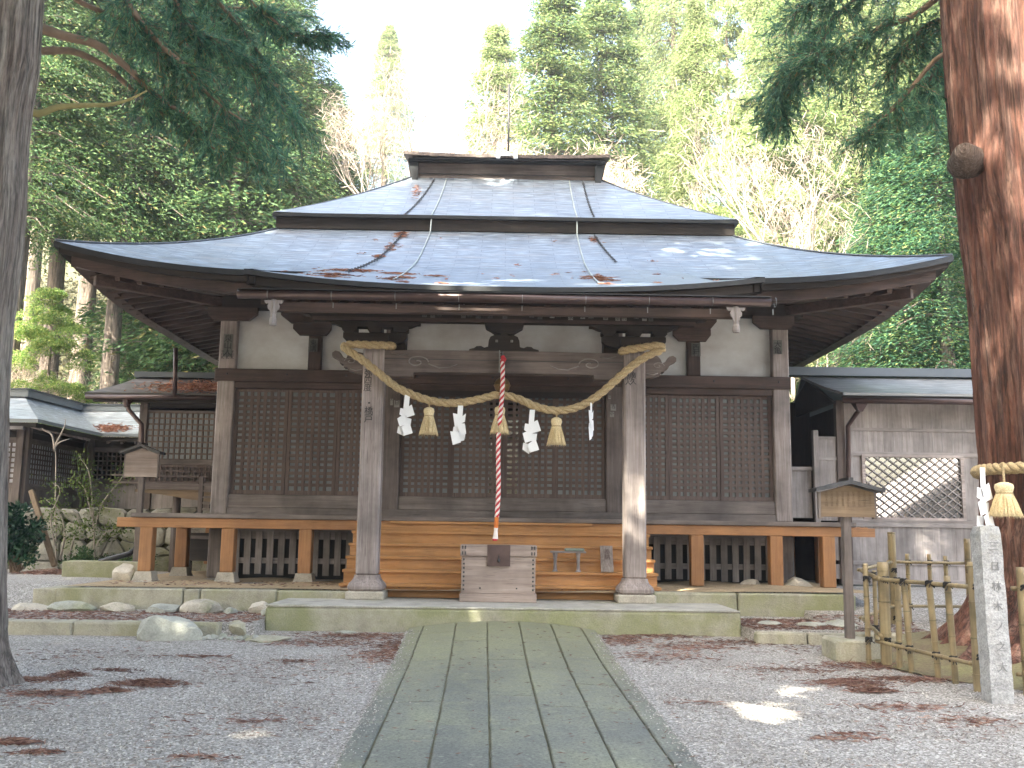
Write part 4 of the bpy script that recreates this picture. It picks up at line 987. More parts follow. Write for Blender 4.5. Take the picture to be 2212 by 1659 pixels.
# ================================================================== BAMBOO FENCE
FE = empty('bamboo_fence', (5.5, 11.5, .3), 'low open bamboo fence bound with black twine around the foot of the red cedar', 'fence')
def culm(mb, a, b, r, node_=.28):
    a = Vector(a); b = Vector(b); L = (b - a).length; n = max(3, int(L / .07)); pts = []; rs = []
    off = random.random() * node_
    for i in range(n + 1):
        p = a.lerp(b, i / n); d = i / n * L; pts.append(p); rs.append(r)
    # nodes as short swells
    mb.tube(pts, rs, 9)
    d = off
    while d < L:
        p = a.lerp(b, d / L); q = a.lerp(b, min(1, (d + .012) / L)); mb.tube([p, q], r * 1.12, 9); d += node_
    return mb
A_, C_, B_, B2, B3, D1, E1, E2 = (4.32, 11.55), (4.78, 13.4), (5.72, 14.7), (7.1, 14.8), (8.6, 13.6), (4.74, 10.1), (5.12, 9.95), (6.8, 9.7)
def fz_(x, y): return gz_(x, y)
def knot(x, y, z, dirx=(1, 0)):
    m = MB(); r = .034
    m.tube([(x + r * math.cos(a), y + .006 * math.sin(a * 2) - .0 + r * .9 * math.sin(a), z + r * .75 * math.cos(a + .8)) for a in [2 * pi * k / 10 for k in range(11)]], .012, 5, False)
    m.tube([(x - r * math.cos(a) * .9, y + r * .95 * math.sin(a), z + r * .75 * math.cos(a + .8)) for a in [2 * pi * k / 10 for k in range(11)]], .012, 5, False)
    for k in range(3): m.tube([(x, y - .035, z), (x + random.uniform(-.06, .06), y - .05, z - .03 - random.random() * .03)], .006, 4)
    m.build('twine_binding', M_TWINE, FE)
def rail(a, b, za, zb_, r=.023, over=.08):
    d = Vector((b[0] - a[0], b[1] - a[1], 0)).normalized() * over
    culm(MB(), (a[0] - d.x, a[1] - d.y, za), (b[0] + d.x, b[1] + d.y, zb_), r, .4).build('rail', M_BAMBOO, FE, smooth=True)
def stake(x, y, top, r=.026, lean=(0, 0), thick=False):
    z = fz_(x, y) - .08
    culm(MB(), (x, y, z), (x + lean[0], y + lean[1], top), r, .22).build('stake', M_BAMBOO, FE, smooth=True)
def face(a, b, zu, zl, stakes, toward=-1, th=.026):
    """zu, zl: rail heights at both ends; stakes: fractions, top extra"""
    rail(a, b, zu[0], zu[1]); rail(a, b, zl[0], zl[1], .022)
    nrm = Vector((b[1] - a[1], -(b[0] - a[0]))).normalized() * .045 * toward
    for fr, ex, ln in stakes:
        x, y = lerp(a[0], b[0], fr) + nrm.x, lerp(a[1], b[1], fr) + nrm.y; zz = lerp(zu[0], zu[1], fr)
        stake(x, y, zz + ex, th, (ln, 0)); kx = lerp(a[0], b[0], fr)
        knot(x + ln * .85 - nrm.x * .3, y - nrm.y * .3, zz); knot(x + ln * .2 - nrm.x * .3, y - nrm.y * .3, lerp(zl[0], zl[1], fr))
face(A_, D1, (1.13, 1.12), (.43, .36), [(.169, .0, .02), (.306, .0, -.05), (.584, .0, -.06), (.748, .09, -.04)], -1, .034)
face(A_, C_, (1.14, 1.17), (.50, .55), [(.4, .05, 0), (.85, .05, 0)], 1)
face(C_, B_, (1.17, 1.25), (.55, .62), [(.5, .04, 0)], 1)
face(B_, B2, (1.25, 1.24), (.62, .62), [(.18, .12, 0), (.42, .12, 0), (.6, .1, 0), (.98, .12, 0)], -1, .03)
face(B2, B3, (1.24, 1.2), (.62, .6), [(.5, .1, 0)], -1)
face(E1, E2, (1.12, 1.10), (.30, .28), [(.3, .08, 0), (.55, .08, 0), (.8, .08, 0)], 1)
for (x, y, top, r) in ((A_[0] + .06, A_[1], 1.32, .062), (A_[0] - .12, A_[1] + .06, 1.30, .03), (B_[0], B_[1], 1.68, .055), (D1[0] - .02, D1[1] - .05, 1.37, .06), (E1[0], E1[1] - .05, 1.33, .05), (E1[0] + .08, E1[1], 1.28, .035), (6.85, 14.75, 1.6, .045)):
    z = fz_(x, y) - .08; culm(MB(), (x, y, z), (x + (.03 if r > .07 else 0), y, top), r, .35).build('corner_post', M_BAMBOO, FE, smooth=True)
    for zz in (1.13, .45): knot(x, y - r * .8, zz); 
# ================================================================== STONE WALL (back left)
WL = MB(); rg = random.Random(8)
def wall_face(mb, ax, ay, bx, by, z0, z1):
    L = math.hypot(bx - ax, by - ay); ux, uy = (bx - ax) / L, (by - ay) / L; nx_, ny_ = uy, -ux
    # jittered cells
    nx0, nz0 = int(L / .46), 4; pts = {}
    for i in range(nx0 + 1):
        for j in range(nz0 + 1):
            pts[i, j] = (i / nx0 * L + (rg.uniform(-.2, .2) if 0 < i < nx0 else 0), z0 + (z1 - z0) * j / nz0 + (rg.uniform(-.11, .11) if 0 < j < nz0 else rg.uniform(-.05, .05)))
    for i in range(nx0):
        for j in range(nz0):
            q = [pts[i, j], pts[i + 1, j], pts[i + 1, j + 1], pts[i, j + 1]]
            cx = sum(a for a, b in q) / 4; cz = sum(b for a, b in q) / 4; poly = []
            for k in range(4):
                a, b = q[k], q[(k + 1) % 4]
                for t in (.18, .5, .82): poly.append((lerp(a[0], b[0], t), lerp(a[1], b[1], t)))
            o = len(mb.v); n = len(poly)
            for sc_, dep in ((.97, -.12), (.97, .035), (.88, .075 + rg.random() * .02), (.5, .09 + rg.random() * .03)):
                for (px, pz) in poly:
                    qx = cx + (px - cx) * sc_; qz = cz + (pz - cz) * sc_; dd = dep + rg.uniform(-.012, .012)
                    mb.v.append((ax + ux * qx + nx_ * dd, ay + uy * qx + ny_ * dd, qz))
            for r_ in range(3):
                for k in range(n): mb.f.append((o + r_ * n + k, o + r_ * n + (k + 1) % n, o + (r_ + 1) * n + (k + 1) % n, o + (r_ + 1) * n + k))
            mb.f.append(tuple(o + 3 * n + k for k in range(n)))
wall_face(WL, -11.6, 20.9, -4.6, 21.6, .6, 2.0)
WT = tag(empty('stone_retaining_wall', (-8, 22, .6)), 'mossy dry-stone retaining wall below the left corridor building', 'wall')
WL.build('stones', S_WALL, WT, recalc=True)
MB().add([(-11.6, 20.98, .5), (-4.6, 21.68, .5), (-4.6, 21.68, 1.98), (-11.6, 20.98, 1.98), (-11.6, 23, .5), (-4.6, 23.6, .5), (-4.6, 23.6, 1.98), (-11.6, 23, 1.98)], [(0, 1, 2, 3), (4, 5, 6, 7), (3, 2, 6, 7), (0, 4, 7, 3), (1, 5, 6, 2)]).build('wall_core', M_HILL, WT)
MB().add([(-16, 21.2, 1.955), (-4.5, 21.9, 1.955), (-4.5, 28, 1.955), (-16, 28, 1.955)], [(0, 1, 2, 3)]).build('wall_terrace', M_HILL, WT, recalc=False)
# ================================================================== LEFT CORRIDOR (L-shaped roofed gallery)
CO = empty('corridor_building', (-11, 24, 2.0), 'L-shaped lattice-walled corridor with blue-grey hipped roof above the stone wall', 'building')
def slab(pts, th, name, mat, par, sag=.03):
    """quad roof plane with thickness; corners ordered eave-left, eave-right, ridge-right, ridge-left; sagging"""
    a, b, c, d = [Vector(p) for p in pts]; mb = MB(); n = 10
    Lx = ((b - a).length + (c - d).length) / 2; Ls = ((d - a).length + (c - b).length) / 2
    def fn(s, t): 
        p = a.lerp(b, s).lerp(d.lerp(c, s), t); p.z -= sag * math.sin(t * pi) * min(1, Ls / 2); return p
    mb.grid(fn, 4, n, lambda s, t: (s * Lx, t * Ls)); o1 = len(mb.v); mb.grid(lambda s, t: fn(s, t) - Vector((0, 0, th)), 4, n)
    # rim
    W = n + 1
    for j in range(n):
        for i0 in (0, 4): k = i0 * W + j; mb.f.append((k, k + 1, o1 + k + 1, o1 + k))
    for i in range(4):
        for j0 in (0, n): k = i * W + j0; mb.f.append((k, k + W, o1 + k + W, o1 + k))
    return mb.build(name, mat, par)
ez, rz = 3.86, 4.52
M_ROOF3 = roof_mat('sky_pale_metal_roof', .12, 3., (.30, .335, .37), (.36, .395, .43))  # paler copy of the side roof, sky reflection put into its colour
slab([(-9.95, 21.3, ez), (-9.8, 24.4, ez), (-11.1, 26.0, rz + .08), (-10.95, 22.7, rz)], .08, 'roof_slope', M_ROOF3, CO)
slab([(-14.5, 21.3, ez), (-9.95, 21.3, ez), (-10.95, 22.7, rz), (-14.5, 22.7, rz)], .08, 'roof_slope', M_ROOF3, CO)
slab([(-9.8, 24.4, ez), (-6.9, 24.4, ez), (-6.9, 26.0, rz + .08), (-11.1, 26.0, rz + .08)], .08, 'roof_slope', M_ROOF3, CO)
for a_, b_ in (((-14.5, 22.72, rz + .06), (-10.85, 22.72, rz + .06)), ((-10.95, 22.6, rz + .07), (-11.1, 26.1, rz + .15)), ((-11.2, 26.05, rz + .14), (-6.9, 26.05, rz + .14))):
    MB().beam(a_, b_, .24, .15).build('ridge', M_ROOF3, CO); u_ = Vector((0, 0, .095)); MB().beam(Vector(a_) + u_, Vector(b_) + u_, .30, .03).build('ridge_cap', M_ROOF2, CO)
for a_, b_ in (((-14.5, 21.36, ez - .13), (-9.99, 21.36, ez - .13)), ((-10.02, 21.33, ez - .13), (-9.86, 24.4, ez - .13)), ((-9.86, 24.46, ez - .14), (-6.9, 24.46, ez - .14))):
    MB().beam(a_, b_, .05, .10).build('eave_board', W_DARK['x'], CO)
for i in range(8): y = 21.6 + i * .36; MB().beam((-9.98, y, ez - .2), (-10.5, y, ez - .06), .05, .06).build('rafter', W_GREY['x'], CO)
for i in range(8): x = -9.7 + i * .34; MB().beam((x, 24.5, ez - .22), (x, 24.95, ez - .04), .05, .06, (0, 0, 1)).build('rafter', W_GREY['y'], CO)
MB().box(-13.8, -10.2, 21.18, 21.24, 3.62, 3.69).build('pale_rail', W_PALE['x'], CO)
def frame_wall(xa, ya, xb, yb, zb_, zt, posts, par, lat=(2.75, 3.75), kick=W_SILL, bars=(16, 16), bk=M_PANE, lm=W_LAT):
    a = Vector((xa, ya)); b = Vector((xb, yb)); d = (b - a); L = d.length; d /= L
    ang = math.atan2(d.y, d.x)
    T = Matrix.Translation((xa, ya, 0)) @ Matrix.Rotation(ang, 4, 'Z')
    def tr(mb): mb.v = [tuple(T @ Vector(v)) for v in mb.v]; return mb
    for t in posts: tr(MB().box(t * L - .08, t * L + .08, -.08, .08, zb_, zt, .008)).build('post', W_COL['z'], par)
    tr(MB().box(0, L, -.05, .05, zt - .16, zt - .01)).build('top_rail', W_DARK['x'], par)
    tr(MB().box(0, L, -.05, .05, lat[0] - .1, lat[0])).build('middle_rail', W_COL['x'], par); tr(MB().box(0, L, -.05, .05, lat[1], lat[1] + .1)).build('upper_rail', W_COL['x'], par)
    tr(MB().box(0, L, -.02, .02, lat[1] + .1, zt - .16)).build('upper_boards', W_DARK['x'], par)
    tr(MB().box(0, L, -.02, .02, zb_, lat[0] - .1)).build('lower_boards', kick['z'], par)
    for t0, t1 in zip(posts, posts[1:]):
        x0, x1 = t0 * L + .08, t1 * L - .08; nb = max(2, int((x1 - x0) / .11)); g = MB()
        for i in range(nb + 1): xx = lerp(x0, x1, i / nb); g.box(xx - .017, xx + .017, -.022, -.006, lat[0], lat[1])
        nz = int((lat[1] - lat[0]) / .11)
        for j in range(nz + 1): zz = lerp(lat[0], lat[1], j / nz); g.box(x0, x1, -.030, -.0225, zz - .018, zz + .018)
        tr(g).build('lattice', lm['z'], par)
        tr(MB().box(x0, x1, -.004, .006, lat[0], lat[1])).build('backing', bk, par)
frame_wall(-13.5, 21.8, -10.5, 21.85, 1.95, 3.8, [0, .5, .99], CO, (2.5, 3.4), bk=M_PANEL)
frame_wall(-10.45, 21.9, -10.4, 24.9, 1.95, 3.8, [0.01, .45, .985], CO, (2.5, 3.4), bk=M_PANEL)
frame_wall(-10.35, 24.95, -7.2, 24.95, 1.95, 3.8, [.03, .5, .97], CO, (2.75, 3.45), W_PALE, bk=M_CLEAR)
V = []
p, d, l, w = needles((-9.75, 24.7, 0), 420, .5, .45, .08); p = np.where(p[:, 1:2] < 24.45, p + [0, .5, 0], p); p[:, 2] = ez + .02 + (p[:, 1] - 24.4) * .40; V.append(blades(p, d * [1, 1, .3], l * 1.2, w * 3))
o = np_mesh('needle_litter', np.concatenate(V), 4, L_ROOFN); tag(o, 'brown needle litter in the valley of the left corridor roof', 'needle litter', kind='stuff')
# ================================================================== LEFT ANNEX
AN = empty('side_annex', (-6.7, 20.8, 2.2), 'small raised lattice-walled annex with needle-strewn low roof at the left side of the hall', 'building')
slab([(-8.45, 20.0, 4.28), (-5.35, 20.0, 4.28), (-5.35, 21.8, 4.86), (-8.05, 21.8, 4.86)], .07, 'roof_slope', roof_mat('ribbed_brown_roof', .11, 6., (.10, .09, .09), (.15, .13, .13)), AN)
slab([(-5.35, 23.6, 4.28), (-8.45, 23.6, 4.28), (-8.05, 21.8, 4.86), (-5.35, 21.8, 4.86)], .07, 'roof_slope', M_ROOF2, AN)
MB().box(-8.1, -5.35, 21.66, 21.94, 4.86, 4.98).build('ridge', M_ROOF2, AN)
MB().box(-8.3, -5.4, 20.05, 20.14, 4.10, 4.20).build('eave_board', W_DARK['x'], AN)
MB().tube([(-8.4, 19.95, 4.18), (-5.4, 19.95, 4.20)], .05, 8).build('gutter', M_COPPER, AN, smooth=True)
frame_wall(-7.45, 20.55, -5.5, 20.55, 2.42, 4.15, [.02, .98], AN, (2.98, 3.95), bars=(14, 9), lm=W_LAT, bk=M_PANE)
for x in (-6.9, -6.4): pass
g = MB()
for i in range(17): g.box(-7.36 + i * .115, -7.32 + i * .115, 20.47, 20.495, 2.50, 2.86)
for zz in (2.52, 2.63, 2.74, 2.84): g.box(-7.4, -5.5, 20.46, 20.47, zz - .018, zz + .018)
g.build('lower_lattice', W_LAT['z'], AN)
MB().box(-7.5, -5.5, 20.6, 23., 2.36, 4.1).build('annex_body', W_DARK['z'], AN)
poly = [(-7.45, 2.36), (-5.4, 2.36), (-5.4, 2.13), (-5.9, 2.12), (-6.4, 2.18), (-6.9, 2.26), (-7.45, 2.31)]
MB().prism(poly, 20.4, 20.6).build('floor_beam', W_SIGN['x'], AN)
MB().box(-7.4, -5.5, 20.38, 20.56, 2.365, 2.5).build('sill', W_COL['x'], AN)
for x in (-6.75, -5.9): MB().tube([(x, 20.9, .65), (x, 20.9, 2.3)], .085, 12).build('round_post', W_COL['z'], AN, smooth=True)
# little stair with rail at the deck end
SR = empty('side_stair_rail', (-5.75, 19.2, 1.84), 'short stepped wooden rail on the deck beside the left front column', 'rail')
MB().box(-5.74, -5.66, 19.0, 19.08, 1.85, 2.55).build('post', W_COL['z'], SR); MB().box(-5.42, -5.36, 19.0, 19.08, 1.85, 2.5).build('post', W_DARK['z'], SR)
for k in range(5): MB().box(-5.655, -5.425, 19.0 , 19.07, 1.93 + k * .115, 1.97 + k * .115).build('tread', W_SILL['x'], SR)
for zz in (2.42, 2.56): MB().box(-7.4, -5.75, 19.02, 19.06, zz, zz + .03).build('rail_bar', W_COL['x'], SR)
V = []
p, d, l, w = needles((-6.2, 20.9, 0), 1900, 1.2, .8, .05); p = p[(p[:, 0] > -8) & (p[:, 0] < -5.4) & (p[:, 1] > 20.05) & (p[:, 1] < 21.7)]; n_ = len(p); p[:, 2] = 4.30 + (p[:, 1] - 20) * .322 - .07 + RNG.random(n_) * .06
V.append(blades(p, RNG.normal(size=(n_, 3)) * [1.5, 1, .3], RNG.uniform(.08, .2, n_), .025))
o = np_mesh('needle_litter', np.concatenate(V), 4, L_ROOFN); tag(o, 'thick reddish needle litter covering the left annex roof', 'needle litter', kind='stuff')
# pipes
def pipe(name, pts, r, label, mat=M_METAL, par=None):
    o = MB().tube(pts, r, 10).build(name, mat, par, smooth=True)
    if label: tag(o, label, 'pipe')
    return o
pipe('downpipe', [P(380, 752, 19.95), P(379, 800, 19.95), P(377, 858, 19.95)], .045, None, M_COPPER, HALL)
pipe('downpipe', [P(275, 866, 19.95), P(278, 885, 19.95), P(306, 917, 19.95), P(306, 1000, 19.95), P(303, 1212, 19.95)], .045, None, M_COPPER, AN)
MB().lathe(P(275, 868, 19.95), [(.04, -.12), (.09, .0), (.09, .04)], 8).build('rain_head', M_COPPER, AN)
pipe('drain_pipe', [P(292, 1186, 19.0), P(280, 1196, 18.9), P(214, 1214, 18.6)], .05, 'black drain pipe lying on the ground left of the deck')
# meter-like box and clutter under the left deck
UB = empty('storage_box', (-5.9, 20.3, .7), 'dark wooden crate standing under the left end of the deck', 'crate')
MB().box(-6.25, -5.6, 20.1, 20.7, .95, 1.5, .01).build('crate_body', W_DARK['x'], UB); MB().box(-6.3, -5.55, 20.05, 20.75, 1.38, 1.45, .01).build('crate_lid', W_SILL['x'], UB)
for x in (-6.2, -5.65): MB().box(x - .04, x + .04, 20.15, 20.25, .65, .95).build('leg', W_DARK['z'], UB)
# ================================================================== RIGHT ANNEX
RA = empty('right_wing', (8, 19.5, .7), 'long pale board-walled wing with low metal roof and diamond-lattice window right of the hall', 'building')
FW = 19.0
slab([(6.35, 18.35, 4.27), (12.5, 18.35, 4.28), (12.5, 20.1, 4.86), (6.1, 20.1, 4.84)], .05, 'roof_slope', roof_mat('ribbed_grey_roof', .16, 9., (.27, .27, .27), (.36, .36, .355)), RA)
slab([(12.5, 21.9, 4.28), (6.35, 21.9, 4.27), (6.1, 20.1, 4.84), (12.5, 20.1, 4.86)], .07, 'roof_slope', M_ROOF2, RA)
MB().beam((5.75, 20.1, 4.93), (12.5, 20.1, 4.95), .3, .17).build('ridge', M_ROOF2, RA)
MB().beam((6.35, 18.42, 4.16), (12.5, 18.42, 4.17), .05, .11).build('eave_board', W_DARK['x'], RA)
MB().tube([(6.3, 18.28, 4.11), (12.5, 18.28, 4.12)], .055, 10).build('gutter', M_COPPER, RA, smooth=True)
MB().prismx([(18.5, 4.1), (20.1, 4.74), (21.8, 4.1)], 6.2, 6.27).build('gable', W_DARK['z'], RA)
wx0, wx1, wz0, wz1 = 6.93, 8.76, 1.98, 3.12
def boards(x0, x1, z0, z1, y, wd=W_PALE, wdt=.19, name='wall_boards', par=RA, ax='z'):
    m = MB(); x = x0
    while x < x1 - .01:
        w = min(wdt * random.uniform(.9, 1.1), x1 - x); m.box(x + .0015, x + w - .0015, y + random.uniform(-.002, .002), y + .02, z0, z1); x += w
    m.build(name, wd[ax], par)
boards(6.56, 12.4, 3.22, 4.16, FW); boards(6.56, wx0 - .06, 1.95, 3.14, FW); boards(wx1 + .06, 12.4, 1.95, 3.14, FW)
boards(6.2, 12.4, 1.16, 1.80, FW, wdt=.3); boards(6.2, 12.4, .82, 1.09, FW, wdt=.5)
for z0, z1 in ((3.14, 3.22), (1.80, 1.90), (1.90, 1.95), (1.09, 1.16), (.72, .82), (3.62, 3.68)):
    MB().box(6.4, 12.4, FW - .035 - (.01 if z0 == 1.9 else 0), FW + .03, z0, z1).build('wall_rail', W_PALE['x'], RA)
for x in (6.48, 9.28, 11.4): MB().box(x - .08, x + .08, FW - .06, FW + .1, .72, 4.2, .008).build('wall_post', (W_PALE if x > 7 else W_COL)['z'], RA)
WN = MB().box(wx0 - .06, wx0, FW - .05, FW + .03, wz0 - .05, wz1 + .05).box(wx1, wx1 + .06, FW - .05, FW + .03, wz0 - .05, wz1 + .05).box(wx0, wx1, FW - .05, FW + .03, wz1, wz1 + .05).box(wx0, wx1, FW - .05, FW + .03, wz0 - .05, wz0).build('window', W_GREY['x'], RA)
g = MB(); sp_ = .2
def clipd(x0, z0, dx, dz):
    t0, t1 = 0., 99.
    for p0, d, lo, hi in ((x0, dx, wx0, wx1), (z0, dz, wz0, wz1)):
        a, b = (lo - p0) / d, (hi - p0) / d
        if a > b: a, b = b, a
        t0 = max(t0, a); t1 = min(t1, b)
    return (t0, t1) if t1 - t0 > .02 else None
for sgn in (1, -1):
    k = -3.
    while k < 5:
        dx, dz = .80, .60 * sgn; x0 = wx0 + k - (0 if sgn > 0 else 0); z0 = wz0 if sgn > 0 else wz1
        c = clipd(x0 - dx * 2, z0 - dz * 2, dx, dz)
        if c:
            a = (x0 - dx * 2 + dx * c[0], FW - .02 + .012 * sgn, z0 - dz * 2 + dz * c[0]); b = (x0 - dx * 2 + dx * c[1], FW - .02 + .012 * sgn, z0 - dz * 2 + dz * c[1]); g.beam(a, b, .008, .02, (0, 0, 1))
        k += sp_
g.build('diamond_lattice', W_PALE['x'], WN); MB().box(wx0, wx1, FW + .01, FW + .018, wz0, wz1).build('glass', M_MIRROR, WN)
# left part of the wing: low boards and dark passage
for x, zt in ((6.0, 3.62), ): MB().box(x - .05, x + .05, FW - .05, FW + .06, .75, zt, .006).build('wall_post', W_PALE['z'], RA)
boards(6.05, 6.4, 1.9, 3.05, FW); boards(6.05, 6.4, 3.12, 3.45, FW); MB().box(6.05, 6.4, FW - .02, FW + .03, 3.05, 3.12).build('wall_rail', W_PALE['x'], RA); MB().box(6.05, 6.4, FW - .02, FW + .03, 3.45, 3.5).build('wall_rail', W_PALE['x'], RA)
boards(5.42, 5.94, 1.95, 2.85, FW + .1, wdt=.24, name='low_gate_boards'); MB().box(5.38, 5.95, FW + .06, FW + .13, 2.85, 2.92).build('gate_rail', W_PALE['x'], RA)
MB().box(5.4, 6.5, 20.9, 21.0, .7, 4.4).build('passage_back', W_DARK['z'], RA); MB().box(6.5, 6.56, 19.1, 21., .7, 4.1).build('passage_wall', W_DARK['z'], RA)
pipe('downpipe', [P(1857, 864, 18.45), P(1856, 885, 18.5), P(1850, 893, 18.6), P(1832, 920, 18.85), P(1833, 1045, 18.85), P(1838, 1240, 18.85)], .045, None, M_COPPER, RA)
MB().lathe(P(1857, 878, 18.45), [(.04, -.1), (.12, .06), (.13, .10)], 4, True).build('rain_head', M_COPPER, RA)
# hall across the yard behind the visitor, seen only as a reflection in the lattice window
BK = empty('yard_building', (22, -14, 0), 'dark shingle-roofed building across the yard, mirrored in the lattice window', 'building')
MB().prism([(21, -.3), (34, -.3), (34, 2.9), (27, 6.6), (21, 3.)], -21, -14).build('wall', W_SILL['z'], BK)
MB().prism([(19.5, 2.2), (27, 6.6), (35, 2.2), (35, 2.5), (27, 6.95), (19.5, 2.5)], -22, -13).build('roof', W_GREY['x'], BK)
# ================================================================== VEGETATION
def trunk_mesh(rings, n=64, amp=.05, seed=1, lobes=9, bulge=(), ridge=0.):
    """rings: list of (x, y, z, r, flare) ; fluted bark"""
    rg = np.random.default_rng(seed); mb = MB(); ph = rg.random(12) * 6.28; m = len(rings)
    for i, (x, y, z, r, fl) in enumerate(rings):
        for k in range(n):
            a = 2 * pi * k / n
            q = sum(math.sin(a * (5 + 3 * j) + ph[j] + .25 * math.sin(z * (.5 + .2 * j) + j)) / (1 + .5 * j) for j in range(6)) * amp * .5
            q += fl * .35 * max(0, math.sin(a * lobes / 2 + ph[7])) ** 2
            if ridge: q += ridge * (abs(math.sin(a * 11 + .9 * math.sin(z * .7) + ph[3])) + .7 * abs(math.sin(a * 19 + 1.3 * math.sin(z * .9 + 2) + ph[4])) + .5 * abs(math.sin(a * 31 + .8 * math.sin(z * 1.7) + ph[5])) - 1.)
            for (ba, bz, bh, wa, wz) in bulge:
                da = (a - ba + pi) % (2 * pi) - pi; q += bh * math.exp(-(da / wa) ** 2 - ((z - bz) / (wz if z > bz else wz * 1.9)) ** 2)
            q += rg.normal() * amp * .07
            mb.v.append((x + math.cos(a) * r * (1 + q), y + math.sin(a) * r * (1 + q), z))
    for i in range(m - 1):
        for k in range(n): mb.f.append((i * n + k, i * n + (k + 1) % n, (i + 1) * n + (k + 1) % n, (i + 1) * n + k))
    return mb
def interp(tab, z):
    tab = sorted(tab)
    if z <= tab[0][0]: return tab[0][1]
    for (a, b), (c, d) in zip(tab, tab[1:]):
        if z <= c: return lerp(b, d, (z - a) / (c - a))
    a, b = tab[-2]; c, d = tab[-1]; return d + (z - c) * (d - b) / (c - a)
# ---- red cedar, right
RC = empty('cedar_tree', (6.7, 11.9, .3), 'massive red-barked cedar with a pruned knot, straw rope round its trunk, inside the bamboo fence', 'tree')
ed = [(2030, 0), (2040, 150), (2048, 260), (2056, 330), (2062, 380), (2072, 470), (2085, 580), (2100, 720), (2111, 860), (2120, 1000), (2122, 1120), (2105, 1200)]
tab = [(P(u, v, 11.9).z, P(u, v, 11.9).x) for u, v in ed]
rings = []
z = .1
while z < 17:
    r = .95 - .018 * max(0, z - 1.5); fl = max(0, 1 - (z - .1) / 1.4) ** 2.2
    ex = interp(tab, max(z, 1.55)); cx = ex + r * 1.17; rings.append((cx, 11.9, z, r * (1 + fl * .75), fl * .8)); z += .12 if z < 9 else .5
kz = P(2084, 325, 11.33).z
TRK = trunk_mesh(rings, 260, .07, 3, 11, [(pi * 1.18, kz - .16, .11, .32, .34)], .05).build('trunk', B_RED, RC, smooth=True)
KN = MB().lathe((0, 0, 0), [(.24, -.34), (.19, -.2), (.145, -.08), (.118, -.015), (.105, .0), (.10, .004), (.055, -.012), (.05, .0), (.028, .002), (.012, -.01)], 26)
kd = Vector((-.50, -.82, .12)).normalized(); kq = kd.to_track_quat('Z', 'Y'); kp = P(2082, 325, 11.36)
KN.v = [tuple(kq @ Vector((v[0] * random.uniform(.97, 1.03), v[1] * .9, v[2])) + kp) for v in KN.v]
KN.build('pruned_knot', bark('knot_wood', (.20, .14, .11), (.31, .25, .21), (.08, .05, .04), 20.), RC, smooth=True)
m = MB(); m.grid(lambda a, b: (6.75 + 2.45 * b * math.cos(2 * pi * a), 11.9 + 2.45 * b * math.sin(2 * pi * a), gz_(6.75 + 2.45 * b * math.cos(2 * pi * a), 11.9 + 2.45 * b * math.sin(2 * pi * a)) + .035 * (1 - b) + .02 + .05 * (math.sin(a * 55) * math.sin(b * 14)) * (1 - b)), 72, 14)
tag(m.build('root_soil', M_MOUND, smooth=True, recalc=False), kind='structure')
# rope, tassel and streamer on the red cedar
rz_ = 2.38
RO = empty('trunk_rope', (6.65, 11.9, rz_), 'thick twisted straw rope tied round the red cedar trunk', 'rope')
cxr = interp(tab, rz_) + .95 * 1.17
strands([Vector((cxr + 1.06 * math.cos(a), 11.9 + 1.06 * math.sin(a), rz_ + .05 * math.sin(a * 1.) + .06 * math.cos(a + 2.3))) for a in [2 * pi * k / 120 for k in range(121)]], .036, 3, .34, .04, [M_ROPE], RO, 'rope_strand', 8, .001)
p = P(2168, 1042, 10.75); tassel((p.x, p.y, p.z), .38, .17, 'large pale straw tassel hanging on the red cedar trunk', .22)
shide(2122, 1010, 1140, .25, -.02, 'long white paper streamer at the left edge of the red cedar trunk', 10.8, rot=.4)
# ---- grey cedar, left
GC = empty('cedar_tree', (-5.3, 9.75, .1), 'tall grey-barked cedar trunk at the left edge of the gravel yard', 'tree')
ed = [(92, 0), (88, 60), (83, 140), (74, 190), (67, 233), (60, 300), (56, 366), (54, 450), (46, 540), (38, 600), (28, 669), (20, 753), (15, 853), (12, 986), (10, 1085), (9, 1250), (12, 1340)]
tab = [(P(u, v, 9.75).z, P(u, v, 9.75).x) for u, v in ed]
rings = []; z = -.05
while z < 17:
    r = .42 - .008 * z; fl = max(0, 1 - (z - .0) / .75) ** 2; ex = interp(tab, max(z, .62)); rings.append((ex - r * 1.15, 9.75, z, r * (1 + fl * .4), fl * .6)); z += .08 if z < 9 else .5
trunk_mesh(rings, 180, .07, 5, 9, (), .03).build('trunk', B_GREY, GC, smooth=True)
